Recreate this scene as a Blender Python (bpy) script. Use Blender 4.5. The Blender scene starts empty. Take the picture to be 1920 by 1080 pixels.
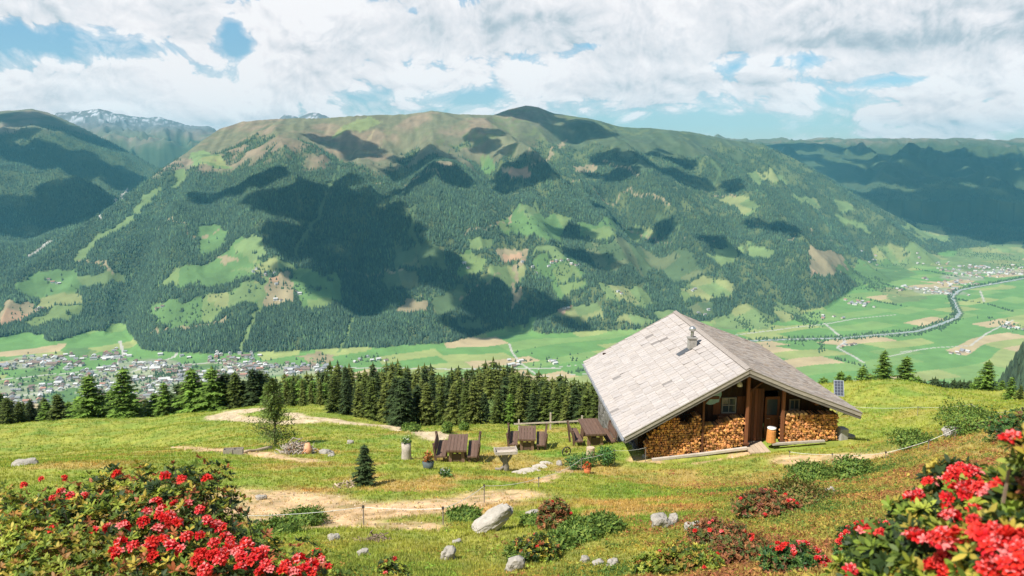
import bpy, math, random
import numpy as np
from mathutils import Vector, Matrix, Euler, noise as mnoise

# ------------------------------------------------------------------ camera, sky, sun, exposure
S = bpy.context.scene
COL = S.collection
R = math.radians
FPX = 1507.0                                  # focal length in pixels of a 1920 wide frame
PITCH = math.atan(250 / FPX)
cam_d = bpy.data.cameras.new("camera"); cam = bpy.data.objects.new("camera", cam_d); COL.objects.link(cam)
cam_d.sensor_width = 36; cam_d.lens = 36 * FPX / 1920
cam_d.clip_start = 0.05; cam_d.clip_end = 80000
cam.rotation_euler = (math.pi / 2 - PITCH, 0, 0)
cam_d.dof.use_dof = True; cam_d.dof.focus_distance = 30; cam_d.dof.aperture_fstop = 6.3
S.camera = cam

SUN_EL = 54.0
SUN_AZ = 230.0                                # compass-like, clockwise from +y: behind the camera and to the left
sd = Vector((math.sin(R(SUN_AZ)) * math.cos(R(SUN_EL)), math.cos(R(SUN_AZ)) * math.cos(R(SUN_EL)), math.sin(R(SUN_EL))))
sun_d = bpy.data.lights.new("sun", 'SUN'); sun = bpy.data.objects.new("sun", sun_d); COL.objects.link(sun)
sun_d.energy = 5.0; sun_d.angle = R(0.5); sun_d.color = (1.0, 0.955, 0.88)
sun.rotation_euler = sd.to_track_quat('Z', 'Y').to_euler()

S.view_settings.view_transform = 'Standard'; S.view_settings.look = 'None'
S.view_settings.exposure = 0.54; S.view_settings.gamma = 1
S.cycles.use_denoising = True
S.cycles.max_bounces = 5; S.cycles.diffuse_bounces = 2; S.cycles.glossy_bounces = 2
S.cycles.transmission_bounces = 2; S.cycles.transparent_max_bounces = 6; S.cycles.volume_bounces = 0
S.cycles.sample_clamp_indirect = 4

def ray(px, py):
    a = (px - 960) / FPX; b = (540 - py) / FPX
    return np.array([a, math.cos(PITCH) + b * math.sin(PITCH), -math.sin(PITCH) + b * math.cos(PITCH)])
def at(px, py, Y):
    r = ray(px, py); return r * Y / r[1]

# noise used by the sky, the land and its cover
def _h(ix, iy, seed):
    n = (ix.astype(np.int64) * 374761393 + iy.astype(np.int64) * 668265263 + seed * 1442695041) & 0xffffffff
    n = ((n ^ (n >> 13)) * 1274126177) & 0xffffffff
    n = ((n ^ (n >> 16)) * 2246822519) & 0xffffffff
    return ((n ^ (n >> 15)) & 0xffffff) / 16777215.0
def vn(x, y, seed=0):
    x = np.asarray(x, float); y = np.asarray(y, float)
    ix = np.floor(x); iy = np.floor(y); fx = x - ix; fy = y - iy
    fx = fx * fx * fx * (fx * (fx * 6 - 15) + 10); fy = fy * fy * fy * (fy * (fy * 6 - 15) + 10)
    a = _h(ix, iy, seed); b = _h(ix + 1, iy, seed); c = _h(ix, iy + 1, seed); d = _h(ix + 1, iy + 1, seed)
    return (a * (1 - fx) + b * fx) * (1 - fy) + (c * (1 - fx) + d * fx) * fy
def fbm(x, y, o=4, seed=0, g=.5):
    s = 0; a = 1; t = 0
    for i in range(o):
        s = s + a * vn(x, y, seed + i * 7); t += a; a *= g
        x, y = (x * 1.62 - y * 1.18) + 3.1, (x * 1.18 + y * 1.62) + 7.7
    return s / t
def sstep(a, b, x):
    t = np.clip((x - a) / (b - a), 0, 1); return t * t * (3 - 2 * t)
def sky_clouds(az, el):
    """cover and brightness of a broken cumulus deck, by azimuth and elevation (radians)"""
    def perspective(e_): return np.log(np.maximum(e_, -.03) + .085) * 3.9
    X = az * 15.0; Y = perspective(el)
    def billow(x, y, o, seed, g=.55):
        s = 0; a = 1; t = 0
        for i in range(o):
            s = s + a * np.abs(2 * vn(x, y, seed + i * 7) - 1); t += a; a *= g; x, y = x * 1.61 - y * 1.21 + 3.1, x * 1.21 + y * 1.61 + 7.7
        return s / t
    def dens(dx, dy, e_):
        x = X + dx; y = Y + dy
        w1 = fbm(x * .6, y * .6, 3, 811) - .5; w2 = fbm(x * .6 + 9, y * .6, 3, 821) - .5; x = x + w1 * 1.3; y = y + w2 * .9
        low = fbm(x * .55, y * .62, 3, 831); b1 = billow(x * 1.3, y * 1.35, 6, 841, .64)
        return low * .95 + b1 * .62, low, b1
    def bl(px, py, sx, sy, amp):
        r = ray(px, py); a0 = math.atan2(r[0], r[1]); e0 = math.atan2(r[2], math.hypot(r[0], r[1]))
        return amp * np.exp(-(((az - a0) / (sx / FPX)) ** 2 + ((el - e0) / (sy / FPX)) ** 2) ** .9)
    bias = 0
    for q in GAPS: bias = bias + bl(*q)
    d0, l0, b0 = dens(0, 0, 0); d1, l1, b1 = dens(.07, .16, 0); d2, l2, b2 = dens(-.0, -.75, 0); d3 = dens(0.0, .75, 0)[0]
    D = d0 + bias
    cover = sstep(.53, .66, D); thin = sstep(.38, .60, D) * .45; cover = np.maximum(cover, thin)
    grey = 0
    for q in GREYS: grey = grey + bl(*q)
    core = sstep(.68, 1.1, D)
    lit = .90 + (d0 - d1) * 1.2 - (d3 - d2) * .45 + (b0 - .45) * .40 - core * .14 - grey * .62
    lit = lit + .10 * (1 - core) * cover
    return cover, np.clip(lit, 0, 1)
GAPS = [(130,86,150,34,-.42),(280,90,40,16,-.14),(440,62,24,44,-.25),(425,40,16,26,-.14),(345,62,50,46,.30),(385,112,70,20,.22),(775,22,16,9,-.3),(1500,112,125,22,-.55),(1370,130,60,12,-.28),(1690,150,70,11,-.38),(1110,85,26,9,-.45),(1330,232,230,18,-.32),(1600,252,260,12,-.2),(545,198,150,20,-.2),(900,184,80,12,-.25),(20,76,40,12,-.25),(680,180,60,8,-.1),(1560,185,40,9,-.2),(470,150,30,18,-.15),
 (640,60,180,60,.14),(240,165,180,36,.24),(60,160,100,40,.15),(1300,30,420,40,.3),(1130,170,200,30,.14),(240,14,280,24,.32),(1800,120,160,30,.18),(1750,60,220,34,.34),(960,60,170,60,.2),(700,140,160,26,.14),(480,165,26,12,.22),(1260,120,120,24,.14),(1690,215,60,12,.2),(1850,240,90,10,.2),(1090,205,90,8,.1),(1150,215,60,8,.1),(750,200,90,7,.14),(1640,252,60,6,.25),(1420,208,60,7,.2),(1950,150,60,30,.2),(420,225,60,12,.1),(120,185,100,18,.14),(330,75,40,14,.12)]
GREYS = [(930,48,190,30,.50),(1240,74,400,16,.20),(1620,80,330,16,.62),(650,95,160,40,.10),(80,30,220,15,.38),(830,85,90,14,.22),(1000,100,120,14,.22),(1310,145,45,14,.25),(220,145,50,9,.15),(760,165,120,10,.18),(1900,168,60,8,.25),(1850,20,160,14,.12)]

W = bpy.data.worlds.new("World"); S.world = W; W.use_nodes = True
nt = W.node_tree; nt.nodes.clear()
def nd(t, **kw):
    n = nt.nodes.new(t)
    for k, v in kw.items(): setattr(n, k, v)
    return n
def lk(a, b): nt.links.new(a, b)
def mth(op, a, b=None, c=None, clamp=False):
    n = nd('ShaderNodeMath', operation=op, use_clamp=clamp)
    for i, v in enumerate((a, b, c)):
        if v is None: continue
        if isinstance(v, (int, float)): n.inputs[i].default_value = v
        else: lk(v, n.inputs[i])
    return n.outputs[0]
sky = nd('ShaderNodeTexSky', sky_type='NISHITA'); sky.sun_disc = False
sky.sun_elevation = R(SUN_EL); sky.sun_rotation = R(SUN_AZ); sky.altitude = 1700; sky.air_density = 1.0; sky.dust_density = 0.6; sky.ozone_density = 1.3
bg_sky = nd('ShaderNodeBackground'); bg_sky.inputs[1].default_value = 0.085
tintn = nd('ShaderNodeMix', data_type='RGBA', blend_type='MULTIPLY'); tintn.inputs[0].default_value = 1
lk(sky.outputs[0], tintn.inputs[6]); lk(tintn.outputs[2], bg_sky.inputs[0])
# the cumulus deck, worked out from noise over azimuth and elevation
AZM = R(52); E0, E1 = R(-3), R(14); CW, CH, CS = 2300, 600, 430
cel = np.concatenate([np.linspace(E0, E1, CS), np.linspace(E1, R(90), CH - CS + 1)[1:]])
_a, _e = np.meshgrid(np.linspace(-AZM, AZM, CW), cel); _c, _l = sky_clouds(_a, _e)
_c = _c * (1 - .88 * sstep(R(13), R(32), _e)) * (.80 + .2 * sstep(R(-1), R(3), _e))      # thinner overhead and in the far haze
KC = np.array([[0, .33, .41, .48], [.3, .46, .53, .585], [.6, .69, .70, .735], [.95, .86, .835, .85], [1, .88, .86, .87]])
_px = np.stack([np.interp(_l, KC[:, 0], KC[:, k]) / 1.40 for k in (1, 2, 3)] + [_c], -1).astype(np.float32)
cim = bpy.data.images.new('cloud_deck', CW, CH, alpha=True, float_buffer=True); cim.colorspace_settings.name = 'Non-Color'; cim.alpha_mode = 'CHANNEL_PACKED'
cim.pixels.foreach_set(_px.ravel()); cim.update()
tc = nd('ShaderNodeTexCoord'); sep = nd('ShaderNodeSeparateXYZ'); lk(tc.outputs['Generated'], sep.inputs[0])
az_ = mth('ARCTAN2', sep.outputs[0], sep.outputs[1]); el_n = mth('ARCSINE', sep.outputs[2])
def mrange(x, a, b, c, d):
    n = nd('ShaderNodeMapRange'); lk(x, n.inputs[0])
    for i, v in enumerate((a, b, c, d)): n.inputs[i + 1].default_value = v
    return n.outputs[0]
uvn = nd('ShaderNodeCombineXYZ'); lk(mth('MULTIPLY_ADD', az_, .5 / AZM, .5), uvn.inputs[0])
lk(mth('ADD', mrange(el_n, E0, E1, .5 / CH, (CS - .5) / CH), mrange(el_n, E1, R(90), 0, (CH - CS) / CH)), uvn.inputs[1])
it = nd('ShaderNodeTexImage'); it.image = cim; it.extension = 'MIRROR'; it.interpolation = 'Linear'; lk(uvn.outputs[0], it.inputs[0])
trm = nd('ShaderNodeValToRGB'); lk(mrange(el_n, 0, .25, 0, 1), trm.inputs[0]); trm.color_ramp.elements[0].color = (.60, .66, .72, 1); trm.color_ramp.elements[1].color = (.90, 1.16, 1.12, 1); trm.color_ramp.elements[1].position = .75; lk(trm.outputs[0], tintn.inputs[7])
bg_c = nd('ShaderNodeBackground'); lk(it.outputs[0], bg_c.inputs[0]); bg_c.inputs[1].default_value = 1.10
mix = nd('ShaderNodeMixShader'); lk(it.outputs[1], mix.inputs[0]); lk(bg_sky.outputs[0], mix.inputs[1]); lk(bg_c.outputs[0], mix.inputs[2])
wo = nd('ShaderNodeOutputWorld'); lk(mix.outputs[0], wo.inputs[0])
W.cycles.sampling_method = 'MANUAL'; W.cycles.sample_map_resolution = 512

# ------------------------------------------------------------------ helpers
rng = np.random.default_rng(11); random.seed(11)
def lerp(a, b, t):
    t = np.asarray(t)[..., None]; return a * (1 - t) + b * t

def tag(o, label=None, cat=None, group=None, kind=None):
    if label: o['label'] = label
    if cat: o['category'] = cat
    if group: o['group'] = group
    if kind: o['kind'] = kind
    return o
def empty(name, loc=(0, 0, 0), rz=0):
    o = bpy.data.objects.new(name, None); COL.objects.link(o); o.location = Vector([float(c) for c in loc]); o.rotation_euler = (0, 0, rz)
    o.empty_display_size = .2; return o
def link(name, me, mat, parent=None, loc=None):
    o = bpy.data.objects.new(name, me); COL.objects.link(o)
    if mat and not me.materials:
        for mm in (mat if isinstance(mat, (list, tuple)) else [mat]): me.materials.append(mm)
    if parent: o.parent = parent
    if loc is not None: o.location = Vector([float(c) for c in loc])
    return o
def np_mesh(name, V, F, col=None, smooth=False, matidx=None):
    """V (n,3), F (m,k) one polygon size; col per vertex (n,3)"""
    me = bpy.data.meshes.new(name); V = np.ascontiguousarray(V, dtype=np.float32); F = np.ascontiguousarray(F, dtype=np.int32)
    m, k = F.shape
    me.vertices.add(len(V)); me.vertices.foreach_set('co', V.ravel())
    me.loops.add(m * k); me.loops.foreach_set('vertex_index', F.ravel())
    me.polygons.add(m); me.polygons.foreach_set('loop_start', np.arange(0, m * k, k, dtype=np.int32))
    me.update(calc_edges=True)
    if smooth: me.polygons.foreach_set('use_smooth', np.ones(m, dtype=bool))
    if matidx is not None: me.polygons.foreach_set('material_index', np.asarray(matidx, dtype=np.int32))
    if col is not None:
        a = me.color_attributes.new('Col', 'FLOAT_COLOR', 'POINT')
        a.data.foreach_set('color', np.concatenate([col, np.ones((len(V), 1))], 1).astype(np.float32).ravel())
    return me

class MB:
    """collects boxes, bars, tubes and faces for ONE mesh; every vertex carries a tint"""
    def __init__(s): s.v = []; s.f = []; s.c = []; s.t = (1, 1, 1)
    def tint(s, t): s.t = (t, t, t) if isinstance(t, (int, float)) else t; return s
    def add(s, vs, fs):
        n = len(s.v); s.v += [tuple(map(float, p)) for p in vs]; s.c += [s.t] * len(vs); s.f += [tuple(i + n for i in q) for q in fs]
    def box(s, c, d, rot=None):
        M = rot.to_matrix() if isinstance(rot, Euler) else rot
        vs = []
        for z in (-.5, .5):
            for x, y in ((-.5, -.5), (.5, -.5), (.5, .5), (-.5, .5)):
                p = Vector((x * d[0], y * d[1], z * d[2]))
                if M is not None: p = M @ p
                vs.append(p + Vector(c))
        s.add(vs, [(3, 2, 1, 0), (4, 5, 6, 7), (0, 1, 5, 4), (1, 2, 6, 5), (2, 3, 7, 6), (3, 0, 4, 7)])
    def bar(s, a, b, w, h, upv=(0, 0, 1)):
        a = Vector(a); b = Vector(b); y = (b - a); L = y.length; y.normalize(); u = Vector(upv)
        x = y.cross(u).normalized(); z = x.cross(y)
        s.box((a + b) / 2, (w, L, h), Matrix((x, y, z)).transposed())
    def tube(s, pts, rad, n=7, cap=True):
        pts = [Vector(p) for p in pts]
        if isinstance(rad, (int, float)): rad = [rad] * len(pts)
        rings = []; base = len(s.v); vs = []; fs = []
        px = None
        for i, p in enumerate(pts):
            t = (pts[min(i + 1, len(pts) - 1)] - pts[max(i - 1, 0)]).normalized()
            r = Vector((1, 0, 0)) if abs(t.x) < .9 else Vector((0, 1, 0))
            x = (r - t * r.dot(t)).normalized() if px is None else (px - t * px.dot(t)).normalized(); px = x; y = t.cross(x)
            for k in range(n):
                a = 2 * math.pi * k / n; vs.append(p + (x * math.cos(a) + y * math.sin(a)) * rad[i])
        for i in range(len(pts) - 1):
            for k in range(n):
                fs.append((i * n + k, i * n + (k + 1) % n, (i + 1) * n + (k + 1) % n, (i + 1) * n + k))
        if cap: fs.append(tuple(range(n - 1, -1, -1))); fs.append(tuple((len(pts) - 1) * n + k for k in range(n)))
        s.add(vs, fs)
    def mesh(s, name, smooth=False):
        me = bpy.data.meshes.new(name); me.from_pydata(s.v, [], s.f); me.update()
        a = me.color_attributes.new('Col', 'FLOAT_COLOR', 'POINT')
        a.data.foreach_set('color', np.concatenate([np.array(s.c, dtype=np.float32), np.ones((len(s.v), 1), dtype=np.float32)], 1).ravel())
        if smooth: me.polygons.foreach_set('use_smooth', np.ones(len(me.polygons), dtype=bool))
        return me
    def build(s, name, mat, parent=None, smooth=False, bevel=0):
        o = link(name, s.mesh(name, smooth), mat, parent)
        if bevel:
            b = o.modifiers.new('bevel', 'BEVEL'); b.width = bevel; b.segments = 1; b.limit_method = 'ANGLE'
        return o

def copy_tree(o, parent=None):
    c = o.copy(); COL.objects.link(c)
    if parent: c.parent = parent
    for ch in [q for q in o.children]:
        copy_tree(ch, c)
    return c

# ------------------------------------------------------------------ materials
def mat(name, col=(.5, .5, .5), rough=.8, var=.25, scale=6.0, stretch=(1, 1, 1), bump=0.0, bscale=None, attr=True, trans=0.0, spec=.3, metal=0.0, col2=None, coords='Object'):
    """colour x vertex tint x noise; optional second colour blended by noise, bump, thin translucency"""
    M = bpy.data.materials.new(name); M.use_nodes = True; t = M.node_tree; N = t.nodes; N.clear()
    out = N.new('ShaderNodeOutputMaterial'); P = N.new('ShaderNodeBsdfPrincipled')
    P.inputs['Roughness'].default_value = rough; P.inputs['Metallic'].default_value = metal; P.inputs['Specular IOR Level'].default_value = spec
    c = N.new('ShaderNodeTexCoord'); mp = N.new('ShaderNodeMapping'); mp.inputs['Scale'].default_value = stretch
    t.links.new(c.outputs[coords], mp.inputs[0])
    n = N.new('ShaderNodeTexNoise'); n.inputs['Scale'].default_value = scale; n.inputs['Detail'].default_value = 6; n.inputs['Roughness'].default_value = .65
    t.links.new(mp.outputs[0], n.inputs['Vector'])
    mxr = N.new('ShaderNodeMapRange'); t.links.new(n.outputs[0], mxr.inputs[0]); mxr.inputs[1].default_value = .25; mxr.inputs[2].default_value = .75
    cm = N.new('ShaderNodeMix'); cm.data_type = 'RGBA'; t.links.new(mxr.outputs[0], cm.inputs[0])
    if col2 is None:
        cm.inputs[6].default_value = [v * (1 - var) for v in col] + [1]; cm.inputs[7].default_value = [v * (1 + var) for v in col] + [1]
    else:
        cm.inputs[6].default_value = [*col, 1]; cm.inputs[7].default_value = [*col2, 1]
    res = cm.outputs[2]
    if attr:
        a = N.new('ShaderNodeAttribute'); a.attribute_name = 'Col'
        mm = N.new('ShaderNodeMix'); mm.data_type = 'RGBA'; mm.blend_type = 'MULTIPLY'; mm.inputs[0].default_value = 1
        t.links.new(res, mm.inputs[6]); t.links.new(a.outputs['Color'], mm.inputs[7]); res = mm.outputs[2]
    t.links.new(res, P.inputs['Base Color'])
    if bump:
        b = N.new('ShaderNodeBump'); b.inputs['Strength'].default_value = 1; b.inputs['Distance'].default_value = bump
        n2 = N.new('ShaderNodeTexNoise'); n2.inputs['Scale'].default_value = bscale or scale * 2; n2.inputs['Detail'].default_value = 5
        t.links.new(mp.outputs[0], n2.inputs['Vector']); t.links.new(n2.outputs[0], b.inputs['Height']); t.links.new(b.outputs[0], P.inputs['Normal'])
    sh_ = P.outputs[0]
    if trans:
        T = N.new('ShaderNodeBsdfTranslucent'); t.links.new(res, T.inputs[0]); X = N.new('ShaderNodeMixShader'); X.inputs[0].default_value = trans
        t.links.new(sh_, X.inputs[1]); t.links.new(T.outputs[0], X.inputs[2]); sh_ = X.outputs[0]
    t.links.new(sh_, out.inputs[0]); return M
WHITE = (1, 1, 1)
M = dict(
    ground=mat('meadow turf', (1, 1, 1), .95, .22, 1.3, bump=.05, bscale=5),
    land=mat('far land', (1, 1, 1), .95, .16, .012, bump=2.0, bscale=.05),
    grass=mat('grass blades', (1, 1, 1), .7, .1, 2, trans=.35),
    heath=mat('heath leaves', (1, 1, 1), .7, .1, 2, trans=.25),
    conif=mat('conifer needles', (.095, .130, .026), .75, .35, 1.6, trans=.22),
    larch=mat('larch needles', (.125, .205, .034), .75, .3, 1.6, trans=.3),
    farneedle=mat('far forest', (1, 1, 1), .9, .15, .01, trans=0),
    bark=mat('bark', (.14, .10, .07), .9, .4, 9, stretch=(1, 1, .2), bump=.01),
    leaf=mat('glossy leaves', (1, 1, 1), .55, .12, 20, trans=.3, spec=.3),
    petal=mat('red petals', (1, 1, 1), .7, .18, 60, trans=.3, spec=.1),
    stem=mat('woody stems', (.24, .17, .12), .85, .35, 30, bump=.002),
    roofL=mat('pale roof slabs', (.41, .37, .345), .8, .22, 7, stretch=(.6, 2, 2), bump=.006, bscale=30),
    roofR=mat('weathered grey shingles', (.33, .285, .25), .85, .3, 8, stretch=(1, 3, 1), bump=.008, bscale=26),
    rake=mat('weathered board', (.27, .24, .20), .8, .3, 3, stretch=(1, 6, 6)),
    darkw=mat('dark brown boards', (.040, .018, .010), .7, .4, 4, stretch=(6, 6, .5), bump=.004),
    redw=mat('red brown timber', (.135, .05, .022), .65, .35, 5, stretch=(6, 6, .5), bump=.003),
    plank=mat('stained planks', (.14, .083, .058), .7, .3, 4, stretch=(8, .6, 8)),
    palewood=mat('bare pale timber', (.47, .36, .25), .8, .3, 6, stretch=(4, 4, .7), bump=.004),
    logend=mat('split firewood', (.66, .33, .115), .8, .4, 14),
    greywood=mat('grey dry wood', (.42, .36, .30), .85, .3, 10, bump=.006),
    stone=mat('lichen grey rock', (.48, .43, .37), .9, .35, 3.5, bump=.05, bscale=11, col2=(.20, .185, .15)),
    palestone=mat('pale slab', (.46, .40, .33), .9, .2, 5, bump=.01),
    concrete=mat('grey masonry', (.34, .32, .29), .9, .3, 6, bump=.01),
    metal=mat('galvanised metal', (.62, .62, .62), .35, .12, 8, metal=.8),
    black=mat('black rubber', (.025, .025, .027), .6, .2, 8),
    glass=mat('dark window glass', (.05, .07, .08), .08, .1, 3, spec=.8),
    white=mat('white paint', (.75, .74, .71), .6, .08, 8),
    panel=mat('blue grey solar cells', (.07, .075, .095), .25, .15, 5, spec=.6),
    rope=mat('white rope', (.72, .70, .63), .8, .1, 30),
    terra=mat('terracotta', (.50, .15, .055), .8, .2, 9),
    cloth=mat('faded blue cloth', (.30, .45, .48), .9, .25, 5),
    house_w=mat('house plaster', (1, 1, 1), .9, .08, .3),
    house_r=mat('house roof tiles', (1, 1, 1), .85, .15, .5),
)

# ------------------------------------------------------------------ the lie of the land
near_px = [  # picture x, picture y, forward distance: where the turf is seen
 (960,1080,12),(600,1080,10.5),(1300,1080,10),(1500,1075,8.6),(1640,960,12.5),(1750,880,18),(1900,795,25),(1925,768,33),
 (925,1000,15.5),(960,975,17.3),(600,985,17),(450,965,19.5),(930,930,21.5),(700,905,25),(300,870,30),(0,870,32),(130,930,22),
 (760,865,31),(870,868,31.5),(990,850,36),(1100,848,34.5),(1213,863,34.4),(1300,855,34.8),(1400,838,35),(1490,829,35.8),(1570,829,36.3),
 (1200,905,28),(1400,900,26.5),(1550,890,25),(1700,850,27.5),(1800,810,30),(1640,800,40),(1700,760,46),(1600,752,50),(1500,770,50),(1400,775,55),
 (1800,748,47),(1700,728,54),(1570,712,60),(1900,752,52),
 (0,808,92),(200,795,92),(430,768,86),(600,762,86),(620,788,63),(430,792,66),(515,838,41),(200,850,46),(80,838,60),(330,815,58),
 (690,797,60),(820,817,46),(900,800,54),(1050,797,52),(1150,790,50),(750,793,64),(1250,790,52)]
near_w = [(0,0,-1.62),(-3,0,-1.75),(3,0,-1.35),(0,-6,.6),(-10,-6,-.6),(10,-6,1.4),(-8,3,-3.6),(7,4,-2.6),(-1.6,4.4,-2.95),(-3.0,5,-3.3),(1.3,2.2,-1.95),(2.2,3.5,-2.3),(0,4,-3.2),
 (-130,150,-64),(-60,150,-62),(0,150,-61),(60,150,-56),(130,150,-50),(-80,110,-37),(0,100,-36.5),(25,85,-30.5),(60,95,-33),(-45,20,-11.5),(-60,60,-21.5),(40,20,-5),(60,45,-12.5),(-100,-20,-2),(100,-20,6),(0,-60,24)]
_P = np.array([at(*q) for q in near_px] + [list(q) for q in near_w], float)
def _U(r2): return np.where(r2 > 1e-12, r2 * np.log(np.maximum(r2, 1e-12)), 0)
_sc = 40.0
_X = _P[:, :2] / _sc; NT_ = len(_X)
_K = _U(((_X[:, None] - _X[None]) ** 2).sum(-1)) + np.eye(NT_) * 2e-3
_A = np.zeros((NT_ + 3, NT_ + 3)); _A[:NT_, :NT_] = _K; _A[:NT_, NT_] = 1; _A[:NT_, NT_ + 1:] = _X; _A[NT_, :NT_] = 1; _A[NT_ + 1:, :NT_] = _X.T
_w = np.linalg.solve(_A, np.concatenate([_P[:, 2], np.zeros(3)]))
def tps(x, y):
    x = np.asarray(x, float); y = np.asarray(y, float); sh_ = x.shape; q = np.stack([x.ravel(), y.ravel()], 1) / _sc; out = np.empty(len(q))
    for i in range(0, len(q), 40000):
        b = q[i:i + 40000]; out[i:i + 40000] = _U(((b[:, None] - _X[None]) ** 2).sum(-1)) @ _w[:NT_] + _w[NT_] + b @ _w[NT_ + 1:]
    return out.reshape(sh_)
HYAW = R(2.7)
HU = np.array([math.cos(HYAW), math.sin(HYAW)]); HV = np.array([-math.sin(HYAW), math.cos(HYAW)])
HR1 = at(1405, 695, 34.5); HZ0 = HR1[2] - 3.9
def hut_uv(x, y): return (x - HR1[0]) * HU[0] + (y - HR1[1]) * HU[1], (x - HR1[0]) * HV[0] + (y - HR1[1]) * HV[1]
def hill(x, y):
    b = -0.41 * y + 2 + .02 * x
    b = b + 500 * np.exp(-((x - 950) / 150) ** 2 - ((y - 1150) / 210) ** 2)
    return b + (fbm(x / 90, y / 90, 3, 5) - .5) * 14
def znear(x, y):
    x = np.asarray(x, float); y = np.asarray(y, float); r = np.hypot(x, y)
    z = tps(np.clip(x, -170, 170), np.clip(y, -60, 170))
    a = sstep(4, 30, r)
    z = z + (fbm(x / 9, y / 9, 3, 21) - .5) * (0.55 * a + .75 * sstep(36, 55, r)) + (fbm(x / 2.2, y / 2.2, 3, 31) - .5) * (.10 + .10 * a) + (vn(x / .55, y / .55, 41) - .5) * .04
    u, v = hut_uv(x, y)                      # levelled footprint of the hut
    k = sstep(-1.4, .2, v) * sstep(5.5, 2.5, v) * sstep(-6.6, -5, u) * sstep(6.3, 4.9, u)
    flat = HZ0 + .08 * np.clip(u, -5.0, 5.2) + 0.0
    z = z * (1 - k) + flat * k
    k = sstep(2, 5, v) * sstep(18, 13, v) * sstep(-7.5, -5.5, u) * sstep(6.8, 5.4, u)
    return z * (1 - k) + np.minimum(z, flat - .25 * np.clip(v - 2, 0, 20) - .1) * k
def zmid(x, y):
    r = np.hypot(x, y); t = sstep(120, 230, r)
    zn = znear(x, y) if np.any(r < 235) else 0
    return zn * (1 - t) + hill(x, y) * t

def floor_pt(px, py, z=-900.):
    r = ray(px, py); return r * (z / r[2])
base_px = [(-500,655),(-200,650),(0,645),(100,655),(170,652),(250,668),(400,672),(600,664),(740,668),(870,648),(960,638),(1120,630),(1250,622),(1340,614),(1420,622),(1500,610),(1545,585),(1600,545),(1700,522),(1780,502),(1850,482),(1930,470),(2400,440)]
_b = np.array([floor_pt(*q) for q in base_px]); _bs = _b[:, 0] / _b[:, 1]; _bY = _b[:, 1]
top_px = [(-500,640,3600),(-150,600,4000),(0,538,4400),(60,492,4700),(130,440,5000),(230,372,5600),(300,318,6100),(350,285,6600),(412,240,7200),(455,226,7300),(520,222,7200),(610,220,7000),(690,214,6900),(760,213,7000),(810,207,7000),(860,213,7100),(925,215,7300),(955,204,7600),(985,197,7700),(1010,201,7700),(1040,212,7700),(1100,220,7700),(1160,236,7700),(1230,240,7800),(1290,246,7900),(1335,254,8000),(1360,260,8000),(1432,270,8100),(1480,292,8100),(1540,326,8000),(1620,372,7900),(1700,415,7800),(1760,450,7700),(1800,478,7600),(1840,492,7400),(1930,505,6900),(2400,520,6500)]
_t = np.array([at(*q) for q in top_px]); _ts = _t[:, 0] / _t[:, 1]
def ridge_profile(pts):
    a = np.array([at(*q) for q in pts]); return a[:, 0] / a[:, 1], a[:, 1], a[:, 2]
L1 = ridge_profile([(-600,230,9000),(-200,215,9300),(0,207,9600),(60,203,9700),(95,212,9700),(140,232,9500),(200,262,9200),(270,300,8800),(330,335,8400),(420,380,8000),(600,480,7500)])
L2 = ridge_profile([(-300,230,15000),(60,228,15000),(105,212,15000),(150,210,15000),(185,203,15000),(215,210,15000),(262,217,15000),(300,222,15000),(345,234,15000),(400,240,14500),(440,262,14000),(520,225,14000),(535,214,14000),(560,222,14000),(580,213,14000),(598,212,14000),(625,226,14000),(700,260,14000)])
R1_ = ridge_profile([(1250,320,13500),(1330,262,13000),(1345,250,13000),(1362,258,13000),(1400,275,12500),(1440,270,12500),(1500,267,12500),(1560,270,12600),(1640,280,12800),(1700,273,13000),(1760,284,13500),(1805,289,14000),(1850,281,14000),(1890,283,14500),(1930,281,14500),(2300,260,15000)])
def slope_to(s, Y, prof, yb, zb, pw=1.0):
    yt = np.interp(s, prof[0], prof[1]); zt = np.interp(s, prof[0], prof[2]); t = (Y - yb) / (yt - yb); tc_ = np.clip(t, 0, 1)
    z = zb + (zt - zb) * tc_ ** pw
    return np.where(t > 1, zt - (Y - yt) * .35, np.where(t < 0, -2000, z)), tc_
gully = []
def ridged(x, y, o=4, seed=0):
    s = 0; a = 1; t = 0
    for i in range(o):
        s = s + a * (1 - np.abs(2 * vn(x, y, seed + i * 5) - 1)); t += a; a *= .5; x, y = (x * 1.62 - y * 1.18) + 3.1, (x * 1.18 + y * 1.62) + 7.7
    return s / t
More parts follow.
